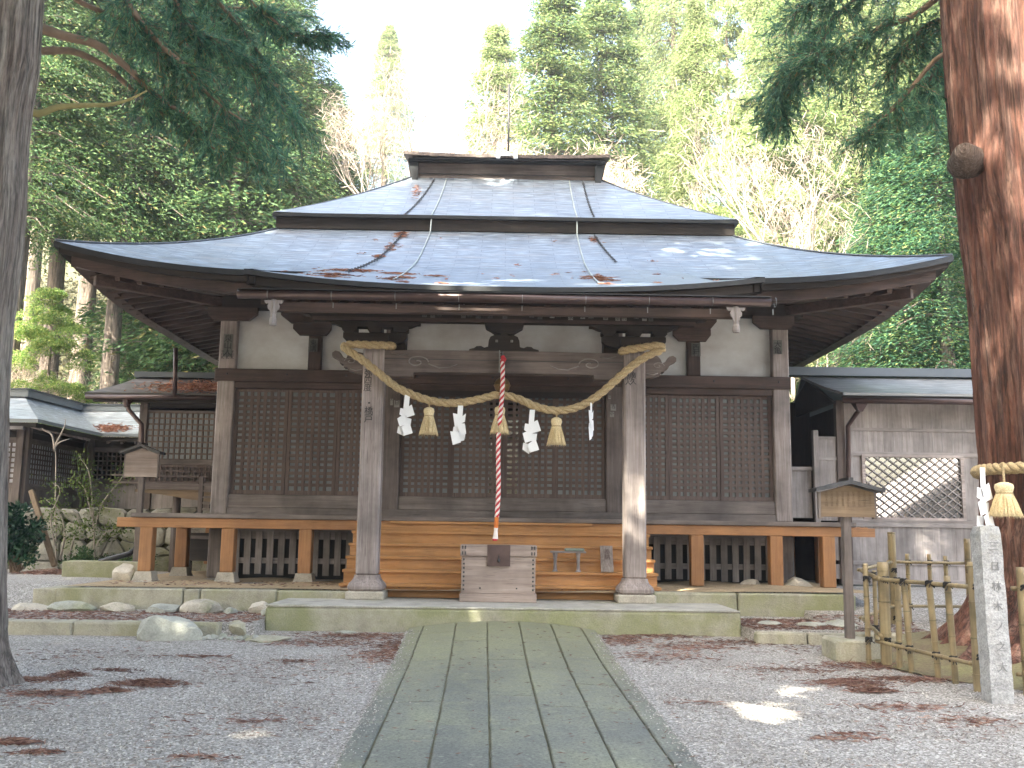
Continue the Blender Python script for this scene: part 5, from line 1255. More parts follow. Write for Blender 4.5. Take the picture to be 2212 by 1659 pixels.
# ---- boughs of the two near cedars
def bough(path, r0, par, fol, mat=L_TEAL, dens=1., hang=.5, seed=1, spread=.62, r1=.008, lw=.013, ll=.13):
    rg = np.random.default_rng(seed); pts = crv(path, 8); n = len(pts)
    MB().tube(pts, [lerp(r0, r1, i / (n - 1)) for i in range(n)], 7).build('bough', B_TWIG, par, smooth=True)
    C_, D, tw = [], [], MB()
    f0 = int(n * fol)
    for i in range(f0, n):
        t = (pts[min(i + 1, n - 1)] - pts[i - 1]).normalized()
        for q in range(int(2.0 * dens) + (rg.random() < (2.0 * dens) % 1)):
            base = np.array(pts[i]) + rg.normal(size=3) * .04
            d = rg.normal(size=3) * [1, 1, .6] + np.array(t) * .9 + np.array([0, 0, -hang]); d /= np.linalg.norm(d)
            L = rg.uniform(.35, 1.) * spread * 1.5; segs = 7; prev = base; pl = [prev]
            for s in range(segs):
                d = d + np.array([0, 0, -.10 * hang * 2]) + rg.normal(size=3) * .11; d /= np.linalg.norm(d); prev = prev + d * L / segs; pl.append(prev)
                k = 8; cc = prev - d * L / segs * rg.random((k, 1)) + rg.normal(size=(k, 3)) * .010; dd = d * 1.7 + rg.normal(size=(k, 3)) * .5
                C_.append(cc + unit(dd) * ll * .35); D.append(dd)
                if rg.random() < .7:      # side shoot
                    sd = unit((rg.normal(size=3) + d * 1.1)[None])[0]; e = prev + sd * .16; k = 7
                    cc = prev + sd * .18 * rg.random((k, 1)); dd = sd * 1.8 + rg.normal(size=(k, 3)) * .45; C_.append(cc + unit(dd) * ll * .35); D.append(dd)
            if q == 0: tw.tube([Vector(x) for x in pl], [.007, .006, .006, .005, .005, .004, .003, .003], 4, False)
    if tw.v: tw.build('twigs', B_TWIG, par)
    C_ = np.concatenate(C_); D = np.concatenate(D)
    return blades(C_, D, rg.uniform(.6, 1.2, len(C_)) * ll, lw, rg)
FOL = []
def bp(l, Y, dy=.0): return [P(u, v, Y + dy * i) for i, (u, v) in enumerate(l)]
FOL.append(bough(bp([(120, -60), (167, 0), (263, 43), (330, 90), (380, 160)], 12.5, .1), .05, GC, .35, seed=1, dens=0.60))
FOL.append(bough(bp([(85, 60), (140, 78), (215, 100), (280, 150), (330, 200), (400, 250), (450, 290), (540, 308)], 12.0, .15), .07, GC, .45, seed=2, dens=0.60, spread=.4))
FOL.append(bough(bp([(90, 110), (160, 112), (226, 143), (286, 193), (333, 230), (400, 283), (466, 323), (566, 363)], 12.6, .1), .055, GC, .5, seed=3, dens=0.45, spread=.35))
FOL.append(bough(bp([(250, -60), (273, 0), (300, 43), (350, 100), (400, 143), (433, 187), (493, 240), (540, 266)], 12.2, .1), .06, GC, .1, seed=4, dens=0.68))
FOL.append(bough(bp([(370, -60), (380, 0), (393, 43), (426, 67), (476, 93), (540, 140), (600, 190)], 12.6, .1), .05, GC, .05, seed=5, dens=0.83))
FOL.append(bough(bp([(500, -60), (540, 0), (580, 35), (633, 73), (680, 78), (718, 76)], 12.8, .05), .03, GC, .1, seed=6, dens=0.60, spread=.25))
FOL.append(bough(bp([(430, -60), (460, -10), (520, 60), (570, 130), (610, 210), (640, 270)], 14.4, .05), .04, GC, .05, seed=7, dens=1.12))
FOL.append(bough(bp([(300, -70), (400, -20), (470, 60), (520, 170), (560, 260), (590, 330)], 15.2, .05), .04, GC, .05, seed=8, dens=0.90))
FOL.append(bough(bp([(200, -70), (330, -30), (450, 10), (560, 20), (630, 30)], 15.6, .05), .04, GC, .1, seed=9, dens=1.12))
FOL.append(bough(bp([(180, -50), (260, 20), (340, 60), (420, 110), (470, 190), (500, 290)], 15., .05), .04, GC, .2, seed=10, dens=.8))
np_mesh('needles', np.concatenate(FOL), 4, L_TEAL, GC)
MB().tube(crv([P(60, 240, 11), P(88, 245, 11), P(125, 232, 11), P(180, 228, 11), P(235, 226, 11), P(280, 215, 11), P(318, 196, 11)], 6), [.05 - .0011 * i for i in range(37)], 7).build('dead_branch', plain('mossy_branch', (.30, .27, .12), .9), GC, smooth=True)
FOL = []
FOL.append(bough(bp([(2080, -50), (1975, 33), (1900, 60), (1842, 100), (1790, 110), (1740, 118)], 12.8), .05, RC, .2, seed=21, dens=1.1))
FOL.append(bough(bp([(2060, 110), (2020, 130), (1960, 200), (1925, 240), (1895, 265), (1870, 290)], 12.6), .04, RC, .35, seed=22, dens=.9, spread=.4))
FOL.append(bough(bp([(2060, -80), (1900, -30), (1820, 20), (1760, 80), (1705, 160), (1670, 200)], 13.4), .04, RC, .3, seed=23, dens=1., spread=.45))
FOL.append(bough(bp([(2080, 40), (2010, 50), (1960, 100), (1930, 150)], 13.0), .04, RC, .1, seed=24, dens=1.1))
FOL.append(bough(bp([(2020, -60), (1850, -40), (1780, -10), (1720, 20)], 13.0), .04, RC, .1, seed=25, dens=1.))
FOL.append(bough(bp([(2100, 0), (2040, 90), (2010, 170), (1990, 210)], 13.4), .04, RC, .1, seed=26, dens=1.1))
FOL.append(bough(bp([(1800, 60), (1720, 150), (1690, 210), (1680, 245)], 13.4), .02, RC, .1, seed=27, dens=1.2, spread=.35))
np_mesh('needles', np.concatenate(FOL), 4, L_TEAL, RC)
# ---- prototype crowns -------------------------------------------------
def conifer_np(h, R, seed, whorls=38, per=6, droop=.35, k=34, ll=.34, lw=.10, base=.12, taper=.75, gap=.12, clump=.28):
    rg = np.random.default_rng(seed); C_, D = [], []; limbs = MB()
    for w in range(whorls):
        t = (w + rg.random()) / whorls; z = h * (base + (1 - base) * t)
        for q in range(per):
            if rg.random() < gap: continue
            a = rg.random() * 2 * pi; L = R * ((1 - t) ** taper * .92 + .06) * rg.uniform(.65, 1.12) * (min(1, .55 + t * 5))
            out = np.array([math.cos(a), math.sin(a), 0.]); s = rg.random(k) ** .6
            up_ = .25 * (t - .3)
            P0 = np.array([0, 0, z]) + out * (s * L)[:, None] + np.array([0, 0, 1.]) * (up_ * s * L - droop * L * s * s)[:, None]
            lat = np.cross(out, [0, 0, 1.]); wid = L * .22 * np.sin(np.clip(s, .1, 1) * pi * .8) + .12
            P0 = P0 + lat * (rg.normal(size=k) * wid)[:, None] + rg.normal(size=(k, 3)) * [.05, .05, clump * .35]
            dd = out * .9 + lat * rg.normal(size=k)[:, None] * .7 + np.array([0, 0, 1.]) * (rg.normal(size=k) * .35 - droop * .8)[:, None]
            C_.append(P0); D.append(dd)
            if q < 3:
                e = np.array([0, 0, z]) + out * L * .85 + np.array([0, 0, up_ * L - droop * L * .72]); mid = np.array([0, 0, z]) + out * L * .45 + np.array([0, 0, up_ * L * .45 - droop * L * .2])
                limbs.tube([Vector((0, 0, z)), Vector(mid), Vector(e)], [.05, .03, .01], 4, False)
    C_ = np.concatenate(C_); D = np.concatenate(D)
    return blades(C_, D, rg.uniform(.6, 1.3, len(C_)) * ll, lw, rg, .1), limbs
def cloud_np(h, R, seed, clumps=90, k=230, ll=.26, lw=.10, base=.15, cr=.9):
    rg = np.random.default_rng(seed); C_, D = [], []
    for i in range(clumps):
        t = rg.random() ** .9; z = h * (base + (1 - base) * t); rad = R * math.sin(min(1, (1 - t) * 1.25 + .1) * pi / 2) * (.5 + .5 * min(1, t * 4 + .2))
        a = rg.random() * 2 * pi; rr = rad * rg.random() ** .4
        c = np.array([math.cos(a) * rr, math.sin(a) * rr, z]); s = cr * rg.uniform(.6, 1.25)
        v = unit(rg.normal(size=(k, 3))); v[:, 2] = np.abs(v[:, 2]) * .9 - .25
        C_.append(c + v * s * rg.uniform(.55, 1., (k, 1)) * [1, 1, .75]); D.append(v + rg.normal(size=(k, 3)) * .6 + [0, 0, -.25])
    C_ = np.concatenate(C_); D = np.concatenate(D); return blades(C_, D, rg.uniform(.6, 1.3, len(C_)) * ll, lw, rg), None
def bare_mb(h, seed, spread=.5, depth=5, r=.12, lean=0., sides=5, fork=3):
    rg = random.Random(seed); mb = MB(); tips = []
    def grow(p, d, L, r, lv):
        pts = [p]; dd = Vector(d); n = 4
        for i in range(n):
            dd = (dd + Vector((rg.gauss(0, .10), rg.gauss(0, .10), rg.gauss(.04, .06)))).normalized(); pts.append(pts[-1] + dd * L / n)
        mb.tube(pts, [lerp(r, r * .6, i / n) for i in range(n + 1)], sides if lv > 2 else 3, False)
        if lv == 0: tips.append(pts[-1]); return
        for q in range(fork if lv > 1 else fork + 1):
            a = rg.random() * 2 * pi; s = spread * rg.uniform(.5, 1.2); ax = Vector((math.cos(a), math.sin(a), rg.uniform(-.1, .5)))
            b = pts[rg.randint(2, n)] if q else pts[-1]
            grow(b, (dd + ax * s).normalized(), L * rg.uniform(.58, .78), r * .56, lv - 1)
    grow(Vector((0, 0, 0)), Vector((lean, 0, 1)).normalized(), h * .36, r, depth); return mb, tips
def mk_proto(name, crown, mat, limbs, tr_h, tr_r, bark_, label=None, extra=None):
    e = bpy.data.objects.new(name, None); COL.objects.link(e)
    rings = [(.04 * math.sin(z * .4), .03 * math.cos(z * .3), z, tr_r * (1 - z / tr_h * .9) * (1 + .5 * max(0, 1 - z / .8)), 0) for z in [i * tr_h / 16 - .6 for i in range(17)]]
    trunk_mesh(rings, 14, .06, 3).build('trunk', bark_, e, smooth=True)
    if limbs is not None and limbs.v: limbs.build('limbs', bark_, e, recalc=False)
    c = np_mesh('crown', crown, 4, mat, e)
    return e
def mats_copy(o, mat):
    for c in o.children:
        if c.name.startswith('crown'):
            c.data = MATC.setdefault((c.data.name, mat.name), None) or _mc(c.data, mat)
MATC = {}
def _mc(me, mat):
    key = (me.name, mat.name)
    if MATC.get(key) is None: m2 = me.copy(); m2.materials.clear(); m2.materials.append(mat); MATC[key] = m2
    return MATC[key]
PC = []
cr, lb = conifer_np(22, 3.6, 1, 52, 9, .38, 190, .15, .038, .40); PC.append(mk_proto('cedar_tree', cr, L_MID, lb, 22, .34, B_FAR))
cr, lb = conifer_np(20, 4.2, 2, 40, 8, .20, 170, .23, .065, .06, .6, .04, .45); PC.append(mk_proto('fir_tree', cr, L_FIR, lb, 20, .32, B_FAR))
cr, lb = conifer_np(17, 3.4, 3, 50, 9, .5, 170, .15, .038, .08, .6, .08, .55); PC.append(mk_proto('cedar_tree', cr, L_LIT, lb, 17, .3, B_FAR))
cr, lb = cloud_np(15, 3.6, 4, 130, 460, .17, .055, .08, .85); PC.append(mk_proto('evergreen_tree', cr, L_LIT, lb, 13, .3, B_FAR))
proto_used = [False] * 8
ORD = wd_ + ['thirteenth', 'fourteenth', 'fifteenth', 'sixteenth', 'seventeenth', 'eighteenth', 'nineteenth', 'twentieth', 'twenty-first', 'twenty-second', 'twenty-third', 'twenty-fourth']
GROUPS = {}
def place(k, u, Y, sc_h, sc_r=None, mat=None, grp='', zoff=0.):
    src = PC[k]
    x = (u - 1087) * Y / 2150.
    e = src if not proto_used[k] else copy_tree(src); proto_used[k] = True
    e.location = (x, Y, hill_z(x, Y) - .2 + zoff); e.scale = (sc_r or sc_h, sc_r or sc_h, sc_h); e.rotation_euler.z = random.uniform(0, 6.28); 
    if mat is not None:
        for c in e.children:
            if c.name.startswith('crown'): c.data = _mc(c.data, mat)
    GROUPS.setdefault(grp, []).append((u, e, k)); return e
random.seed(21)
for (k, u, Y, s, r, m_) in ((0, 95, 30, 1.15, 1., None), (0, 232, 29.5, 1.1, .95, None), (0, 262, 34, 1.2, 1.1, None), (0, 10, 27.5, 1.1, 1, None), (0, 165, 37, 1.15, 1.2, None), (0, 335, 40, 1.1, 1.2, None), (1, 400, 33, 1.1, 1., L_MID), (1, 475, 31, 1., 1., L_MID), (0, 545, 36, 1.05, 1.1, None), (2, 612, 32, .95, 1., L_MID), (1, 665, 37, .80, 1.05, L_MID), (0, 45, 42, 1.2, 1.2, None), (2, 500, 45, 1.3, 1.3, L_FIR), (0, 300, 48, 1.2, 1.3, L_FIR), (2, 735, 43, .62, 1., L_FIR), (2, 350, 34, .75, .9, L_MID), (2, 430, 33, .7, .9, L_MID), (2, 560, 30, .52, .85, L_MID)):
    place(k, u, Y, s, r, m_, 'left')
for (k, u, Y, s, r, m_) in ((1, 1060, 44, .98, .8, L_LIT), (1, 1190, 39, 1.05, .95, L_FIR), (1, 1300, 42, 1.15, 1.0, L_FIR), (1, 1395, 52, 1.15, .8, L_FIR), (0, 812, 66, .85, .9, L_LIT)):
    place(k, u, Y, s, r, m_, 'mid')
for (k, u, Y, s, r, m_) in ((2, 1465, 47, 1.6, 1., L_LIT), (2, 1520, 38, 1.15, .9, L_LIT), (3, 1590, 45, 1.5, 1., L_LIT), (3, 1650, 35, 1.0, 1., L_LIT), (2, 1700, 40, 1.35, 1.1, L_LIT), (0, 1770, 36, 1.1, 1., L_FIR), (3, 1830, 44, 1.4, 1.1, L_LIT), (2, 1880, 35, 1.2, 1., L_LIT), (0, 1950, 39, 1.1, 1.1, L_FIR), (2, 2040, 36, 1.2, 1.1, L_LIT), (0, 2130, 33, 1.1, 1., L_FIR), (3, 1560, 33, .62, .9, L_LIT), (3, 1730, 31, .62, .9, L_LIT), (2, 1830, 30.5, .65, .9, L_FIR), (3, 1480, 40, .7, 1.1, L_LIT), (3, 2200, 40, 1.3, 1.2, L_LIT)):
    place(k, u, Y, s, r, m_, 'right')
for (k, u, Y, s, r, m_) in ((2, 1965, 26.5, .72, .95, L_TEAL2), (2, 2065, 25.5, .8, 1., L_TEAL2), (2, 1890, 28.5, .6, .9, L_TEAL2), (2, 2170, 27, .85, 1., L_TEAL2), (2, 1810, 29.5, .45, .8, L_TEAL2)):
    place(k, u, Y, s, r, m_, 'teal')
yc = place(3, 98, 27.0, .50, .48, L_YOUNG, 'young')
GD = {'left': ('%s from the left of the dark conifers on the hillside behind the corridor', 'dark conifers on the left hillside'),
      'mid': ('%s from the left of the conifers against the white sky behind the ridge', 'conifers behind the roof ridge'),
      'right': ('%s from the left of the sunlit yellow-green trees behind the right roof', 'sunlit trees on the right hillside'),
      'teal': ('%s from the left of the blue-green cedars just behind the right wing', 'shaded cedars behind the right wing')}
for g_, l in GROUPS.items():
    if g_ == 'young': tag(l[0][1], 'small bright yellow-green young cedar in sun beside the left corridor roof', 'tree'); continue
    l.sort(key=lambda q: q[0])
    for i, (u, e, k) in enumerate(l): tag(e, GD[g_][0] % ORD[i], 'tree', GD[g_][1])
# bare trees
BT = []
for i, (h, dp, sp2, r, fk) in enumerate(((9, 6, .5, .12, 3), (8, 6, .62, .09, 3), (6, 6, .45, .055, 3))):
    mb, tips = bare_mb(h, 31 + i, sp2, dp, r, 0, 5, fk); e = bpy.data.objects.new('bare_tree', None); COL.objects.link(e)
    mb.build('branches', B_BARE, e, recalc=False); tp = np.array([t[:] for t in tips]); rg = np.random.default_rng(i)
    k = 3; cc = np.repeat(tp, k, 0) + rg.normal(size=(len(tp) * k, 3)) * .22
    np_mesh('crown', blades(cc, rg.normal(size=cc.shape) + [0, 0, .8], .30, .014, rg), 4, L_BLOSSOM, e); BT.append(e)
used = [False] * 3; lst = []
for (k, u, Y, s) in ((0, 840, 33, 1.35), (0, 770, 36, 1.25), (1, 905, 38, 1.0), (2, 1010, 38, 1.5), (2, 1070, 36, 1.45), (2, 1130, 37, 1.6), (2, 1180, 35, 1.5), (2, 1235, 37, 1.6), (2, 1290, 36, 1.4), (2, 1340, 38, 1.2), (0, 1745, 28.6, 1.35), (0, 1690, 30, 1.0), (1, 700, 34, .9), (2, 150, 28.6, 1.0), (2, 300, 28.8, .9), (2, 400, 28.6, .85)):
    x = (u - 1087) * Y / 2150.; e = BT[k] if not used[k] else copy_tree(BT[k]); used[k] = True
    e.location = (x, Y, hill_z(x, Y) - .1 + (3.6 if 1000 < u < 1400 else 3.0 if 690 < u < 920 else 0) * 1.0); e.scale = (s,) * 3; e.rotation_euler.z = random.uniform(0, 6.28); lst.append((u, e))
lst.sort(key=lambda q: q[0])
for i, (u, e) in enumerate(lst): tag(e, '%s from the left of the pale leafless trees behind the hall' % ORD[i], 'bare tree', 'leafless trees behind the hall')
# ---- undergrowth on the hill
def scatter_under(n, xr, yr, size, name, label, mat, hh=.5, seed=5, k=16):
    rg = np.random.default_rng(seed); C_, D = [], []
    for i in range(n):
        x = rg.uniform(*xr); y = yr[0] + (yr[1] - yr[0]) * rg.random() ** 1.4; z = hill_z(x, y); h = hh * rg.uniform(.3, 1.4)
        c = np.array([x, y, z + h * .5]) + rg.normal(size=(k, 3)) * [.45, .45, h * .4]; C_.append(c); D.append(rg.normal(size=(k, 3)) * [1, 1, .5] + [0, -.3, .2])
    C_ = np.concatenate(C_); D = np.concatenate(D)
    tag(np_mesh(name, blades(C_, D, rg.uniform(.6, 1.3, len(C_)) * size, size * .45, rg), 4, mat), label, 'undergrowth', kind='stuff')
scatter_under(5200, (-20, -4), (27.6, 38), .22, 'undergrowth', 'dark green broadleaf undergrowth covering the foot of the left hillside', L_UNDER, .7, 5, 22)
scatter_under(3600, (-26, -2), (30, 52), .26, 'dry_brush', 'brown dry brush covering the upper left hillside', L_DRY, 1.1, 6, 18)
scatter_under(2600, (4, 26), (27.6, 48), .34, 'hillside_shrubs', 'yellow-green shrubs covering the right hillside', L_LIT, 1.3, 7, 20)
scatter_under(1600, (-4, 8), (34, 52), .34, 'ridge_shrubs', 'low shrubs covering the slope behind the hall', L_FIR, 1.4, 8, 18)
# ---- plants near the wall
def bush(c, R, h, n, name, label, mat, ll=.12, lw=.055, seed=1, clumps=9, group=None):
    rg = np.random.default_rng(seed); C_, D = [], []; st = MB()
    e = empty(name, c, label, 'shrub', group)
    for i in range(clumps):
        a = rg.random() * 6.28; q = np.array([c[0] + math.cos(a) * R * rg.random() ** .5 * .75, c[1] + math.sin(a) * R * .6 * rg.random() ** .5, c[2] + h * rg.uniform(.3, .95)])
        v = unit(rg.normal(size=(n // clumps, 3))); C_.append(q + v * R * .42 * rg.random((len(v), 1)) ** .4); D.append(v + rg.normal(size=v.shape) * .6 + [0, 0, .2])
        st.tube([Vector((c[0] + rg.normal() * .05, c[1], c[2] - .05)), Vector(((c[0] + q[0]) / 2, (c[1] + q[1]) / 2, c[2] + (q[2] - c[2]) * .6)), Vector(q)], [.02, .014, .006], 5, False)
    st.build('stems', B_TWIG, e, recalc=False); C_ = np.concatenate(C_); D = np.concatenate(D)
    np_mesh('foliage', blades(C_, D, rg.uniform(.6, 1.3, len(C_)) * ll, lw, rg), 4, mat, e); return e
L_BUSH = leaf('glossy_bush_leaves', [(0, (.008, .035, .022)), (.7, (.025, .075, .04)), (1, (.08, .14, .09))], .15, rough=.3)
bush((-9.35, 19.6, .7), .62, 1.25, 2600, 'evergreen_bush', 'dark glossy evergreen bush beside the left edge of the stone wall', L_BUSH, seed=3, clumps=16)
bush((-8.6, 20.6, .7), .5, .4, 900, 'low_plant', 'low leafy weeds at the foot of the stone wall, left', L_MID, .09, .04, 4)
bush((-7.7, 20.9, .7), .55, .3, 800, 'low_plant', 'low mossy weeds at the foot of the stone wall, right', L_MID, .07, .03, 6)
bush((-9.7, 20.4, .7), .4, .5, 600, 'low_plant', 'pale ferny weeds behind the glossy bush', L_FIR, .1, .03, 7)
L_VINE = leaf('vine_leaves', [(0, (.07, .12, .03)), (.6, (.14, .21, .05)), (1, (.27, .31, .1))], .45)
def sapling(pts_list, Y, label, name='climbing_shrub', leaves=260, mat=L_VINE, seed=1, ll=.07):
    rg = np.random.default_rng(seed); p0 = P(*pts_list[0][0], Y); e = empty(name, p0, label, 'shrub'); C_ = []
    for l in pts_list:
        pts = crv([P(u, v, Y) for u, v in l], 6); MB().tube(pts, [lerp(.022, .006, i / (len(pts) - 1)) for i in range(len(pts))], 6).build('stem', B_BARE, e, smooth=True)
        a = np.array([q[:] for q in pts]); i = rg.integers(len(a) // 4, len(a), leaves); C_.append(a[i] + rg.normal(size=(leaves, 3)) * [.13, .1, .09])
    C_ = np.concatenate(C_)
    if leaves: np_mesh('leaves', blades(C_, rg.normal(size=C_.shape), rg.uniform(.6, 1.2, len(C_)) * ll, ll * .5, rg), 4, mat, e)
sapling([[(205, 1215), (203, 1150), (200, 1090), (192, 1020), (170, 985)], [(203, 1150), (220, 1090), (250, 1050), (275, 1015)], [(200, 1120), (185, 1060), (165, 1035)], [(208, 1180), (230, 1150), (265, 1140)]], 21.0, 'thin yellow-green leafy sapling growing before the stone wall and corridor', leaves=230)
sapling([[(130, 1210), (140, 1150), (125, 1100), (100, 1080)], [(150, 1200), (165, 1150), (185, 1130)], [(120, 1180), (110, 1120), (130, 1060), (110, 1040)]], 20.6, 'sparse green twiggy shrub leaning on the stone wall, left of the sapling', leaves=170, seed=2)
sapling([[(122, 1215), (120, 1100), (121, 1000), (119, 962)], [(119, 975), (112, 940), (95, 930), (92, 925)], [(119, 962), (128, 945), (140, 920), (142, 905)], [(119, 965), (130, 955), (150, 948)]], 20.9, 'bare pale forked branch standing before the corridor lattice', 'bare_sapling', 0)
tag(MB().beam(P(68, 1060, 20.3), P(118, 1222, 19.8), .09, .09, (0, 1, 0)).build('leaning_pole', W_SIGN['z']), 'reddish wooden pole leaning diagonally against the stone wall on the left', 'pole')
# ---- fallen needles on the ground
V = []
def heap(u, v, rx, ry, h, n, lab=None):
    p0 = ground_at(u, v); p, d, l, w = needles((0, 0, 0), n, rx, ry, h, .13, .007, flat=.2)
    p[:, 2] += np.array([gz_(p0.x + a, p0.y + b) + .008 for a, b in p[:, :2]]); p[:, 0] += p0.x; p[:, 1] += p0.y
    B = blades(p, d, l, np.full(n, .010))
    if lab: tag(np_mesh('needle_heap', B, 4, L_NEEDLE), lab, 'needle heap', 'heaps of fallen cedar needles')
    else: V.append(B)
heap(325, 1478, .30, .17, .05, 620, 'largest heap of brown needles on the left gravel'); heap(147, 1462, .17, .11, .05, 480, 'round heap of brown needles near the left cedar')
heap(235, 1494, .16, .09, .03, 260, 'thin heap of brown needles left of the largest heap'); heap(1835, 1478, .34, .20, .05, 700, 'largest heap of reddish needles on the right gravel')
heap(1885, 1495, .22, .09, .04, 420, 'smaller red heap of needles just before the largest right heap'); heap(30, 1606, .18, .06, .04, 300, 'heap of reddish needles at the left picture edge, near the bottom')
heap(90, 1628, .16, .06, .02, 160, 'faint heap of needles beside the one at the left edge')
heap(115, 1240, .75, .35, .1, 1100, 'broad dark heap of brown needles on the raised ground before the wall')
for (u, v, rx, ry, n) in ((60, 1225, 1., .4, 1200), (200, 1228, .6, .3, 600), (70, 1470, .4, .15, 350), (120, 1500, .4, .15, 300), (250, 1450, .3, .1, 120), (780, 1375, .7, .3, 420), (700, 1390, .9, .3, 320), (820, 1420, .4, .6, 330), (860, 1400, .25, .8, 380), (1345, 1385, .4, .5, 350), (1420, 1375, .8, .25, 360), (1500, 1400, .7, .35, 260), (1430, 1420, .7, .5, 260), (1600, 1390, .9, .25, 260), (1900, 1440, .7, .3, 700), (2000, 1470, .7, .2, 600), (1950, 1530, .6, .2, 160), (1830, 1600, .3, .1, 60), (640, 1430, .3, .1, 70), (1700, 1450, .6, .2, 160), (420, 1420, .5, .1, 100), (560, 1560, .3, .1, 50), (430, 1640, .3, .1, 60), (1240, 1358, .3, .1, 40), (2100, 1560, .4, .2, 120), (1520, 1520, .2, .1, 30), (1850, 1590, .2, .08, 50)): heap(u, v, rx, ry, .02, n)
rg = np.random.default_rng(77); n = 16000
x = rg.uniform(-7, 7.5, n); y = 5.5 + 8. * rg.random(n) ** .7; keep = np.abs(x - .15) > 1.35; x, y = x[keep], y[keep]
cl_ = np.sin(x * 2.3 + 1.1 * np.sin(y * 1.9)) + np.sin(y * 2.7 + x) + rg.normal(size=len(x)) * .6; k = cl_ > .9; x, y = x[k], y[k]
zz = np.array([gz_(a, b) + .012 for a, b in zip(x, y)]); c = np.stack([x, y, zz], 1); V.append(blades(c, rg.normal(size=c.shape) * [1.4, 1, .12], rg.uniform(.04, .14, len(x)), .008, rg))
n = 5200; x = np.concatenate([rg.uniform(-8, -3.3, n // 2), rg.uniform(3.3, 6, n // 2)]); y = 13.5 + 1.6 * rg.random(n); c = np.stack([x, y, np.array([gz_(a, b) + .012 for a, b in zip(x, y)])], 1); V.append(blades(c, rg.normal(size=c.shape) * [1.4, 1, .15], rg.uniform(.05, .16, n), .012, rg))
n = 700; x = rg.uniform(-6.3, 5, n); y = 15.7 + 1.4 * rg.random(n); c = np.stack([x, y, np.full(n, .725)], 1); V.append(blades(c, rg.normal(size=c.shape) * [1.4, 1, .15], rg.uniform(.05, .12, n), .012, rg))
tag(np_mesh('fallen_needles', np.concatenate(V), 4, L_NEEDLE), 'thin scatter of reddish cedar needles over the gravel and kerbs', 'needle litter', kind='stuff')
# small pebbles on the gravel, some kicked over the edges of the path
rg = np.random.default_rng(15); n = 2600; side = rg.choice([-1, 1], n); y = 5.2 + 8.3 * rg.random(n); o_ = rg.exponential(.07, n); x = side * (1.27 - o_); keep = o_ < .6; x, y = x[keep], y[keep]
z = np.array([path_z(a, b) for a, b in zip(x, y)]); c = np.stack([x + .28 - .0179 * y, y, z], 1); s_ = rg.uniform(.004, .011, (len(x), 1)); e1 = unit(rg.normal(size=c.shape) * [1, 1, 0]); e2 = np.cross(e1, [0, 0, 1.]); tp_ = c + np.array([0, 0, 1.]) * s_ * .9
q = [c + e1 * s_ * 1.3, c + e2 * s_, c - e1 * s_ * 1.2, c - e2 * s_]
tag(np_mesh('loose_gravel', np.stack([np.stack([q[i], q[(i + 1) % 4], tp_], 1) for i in range(4)], 1).reshape(-1, 3), 3, M_GRAVEL), 'grey gravel grains spilled along the edges of the stone path', 'gravel', kind='stuff')
n = 420; x = rg.uniform(-1.2, 1.2, n); y = 5.5 + 8.2 * rg.random(n); c = np.stack([x + .2, y, np.array([path_z(a, b) for a, b in zip(x, y)]) + .006], 1)
tag(np_mesh('fallen_needles', blades(c, rg.normal(size=c.shape) * [1.4, 1, .1], rg.uniform(.03, .10, n), .006, rg), 4, L_NEEDLE), 'few stray cedar needles lying on the path slabs', 'needle litter', kind='stuff')
rg = np.random.default_rng(5); n = 42000; x = rg.uniform(-6.5, 6.5, n); y = 5.2 + 6.5 * rg.random(n) ** 1.3; keep = np.abs(x - .16) > 1.3; x, y = x[keep], y[keep]; n = len(x)
c = np.stack([x, y, np.array([gz_(a, b) + .012 * math.sin(a * 2.1 + b) * math.sin(b * 1.7 - a * .6) for a, b in zip(x, y)])], 1); s = rg.uniform(.006, .014, (n, 1))
A = rg.random(n) * 6.28; ca, sa = np.cos(A)[:, None], np.sin(A)[:, None]; ex = np.concatenate([ca, sa, 0 * ca], 1); ey = np.concatenate([-sa, ca, 0 * ca], 1); top = c + np.array([0, 0, 1.]) * s * .9
q = [c + ex * s * 1.3, c + ey * s, c - ex * s * 1.2, c - ey * s]
T = np.stack([np.stack([q[i], q[(i + 1) % 4], top], 1) for i in range(4)], 1).reshape(-1, 3)
o = np_mesh('loose_gravel', T, 3, M_GRAVEL); tag(o, 'loose grey gravel stones strewn over the yard', 'gravel', kind='stuff')
# ---- tall unseen cedars behind the visitor that shade the yard
cr0, lb = conifer_np(27, 4.3, 41, 40, 8, .3, 36, .75, .30, .28, .45, .10, .5)
SUN = Vector((-math.sin(math.radians(35)) * math.cos(math.radians(48)), -math.cos(math.radians(35)) * math.cos(math.radians(48)), math.sin(math.radians(48))))
# gaps shaped into the unseen crowns to place sun patches: (patch point, radius)
SUN_GAPS = [((.6, 16.9, 1.75), .5), ((1.3, 16.7, 1.6), .55), ((2.0, 16.0, 1.0), .35), ((2.0, 15.2, 2.2), .5), ((1.5, 14.3, .58), .5), ((.5, 14.0, .5), .3), ((2.35, 9.0, .08), .36), ((2.9, 9.9, .1), .2), ((-1.9, 8.0, .05), .34), ((-4.0, 13.2, .35), .42), ((-5.6, 12.5, .2), .3), ((-7.4, 17.6, .7), .35),
        ((.3, 15.2, 5.5), .4), ((1.0, 14.6, 5.3), .25), ((8.2, 19., 1.3), .45), ((4.2, 17.5, .75), .4), ((3.4, 17.2, 1.8), .3), ((-3.0, 18.2, 2.1), .25), ((4.25, 8.8, 1.55), .16), ((-.4, 13.9, .4), .25), ((5.2, 10.5, .9), .3), ((-2.7, 16.6, .72), .25), ((4.6, 13.9, .3), .2)]
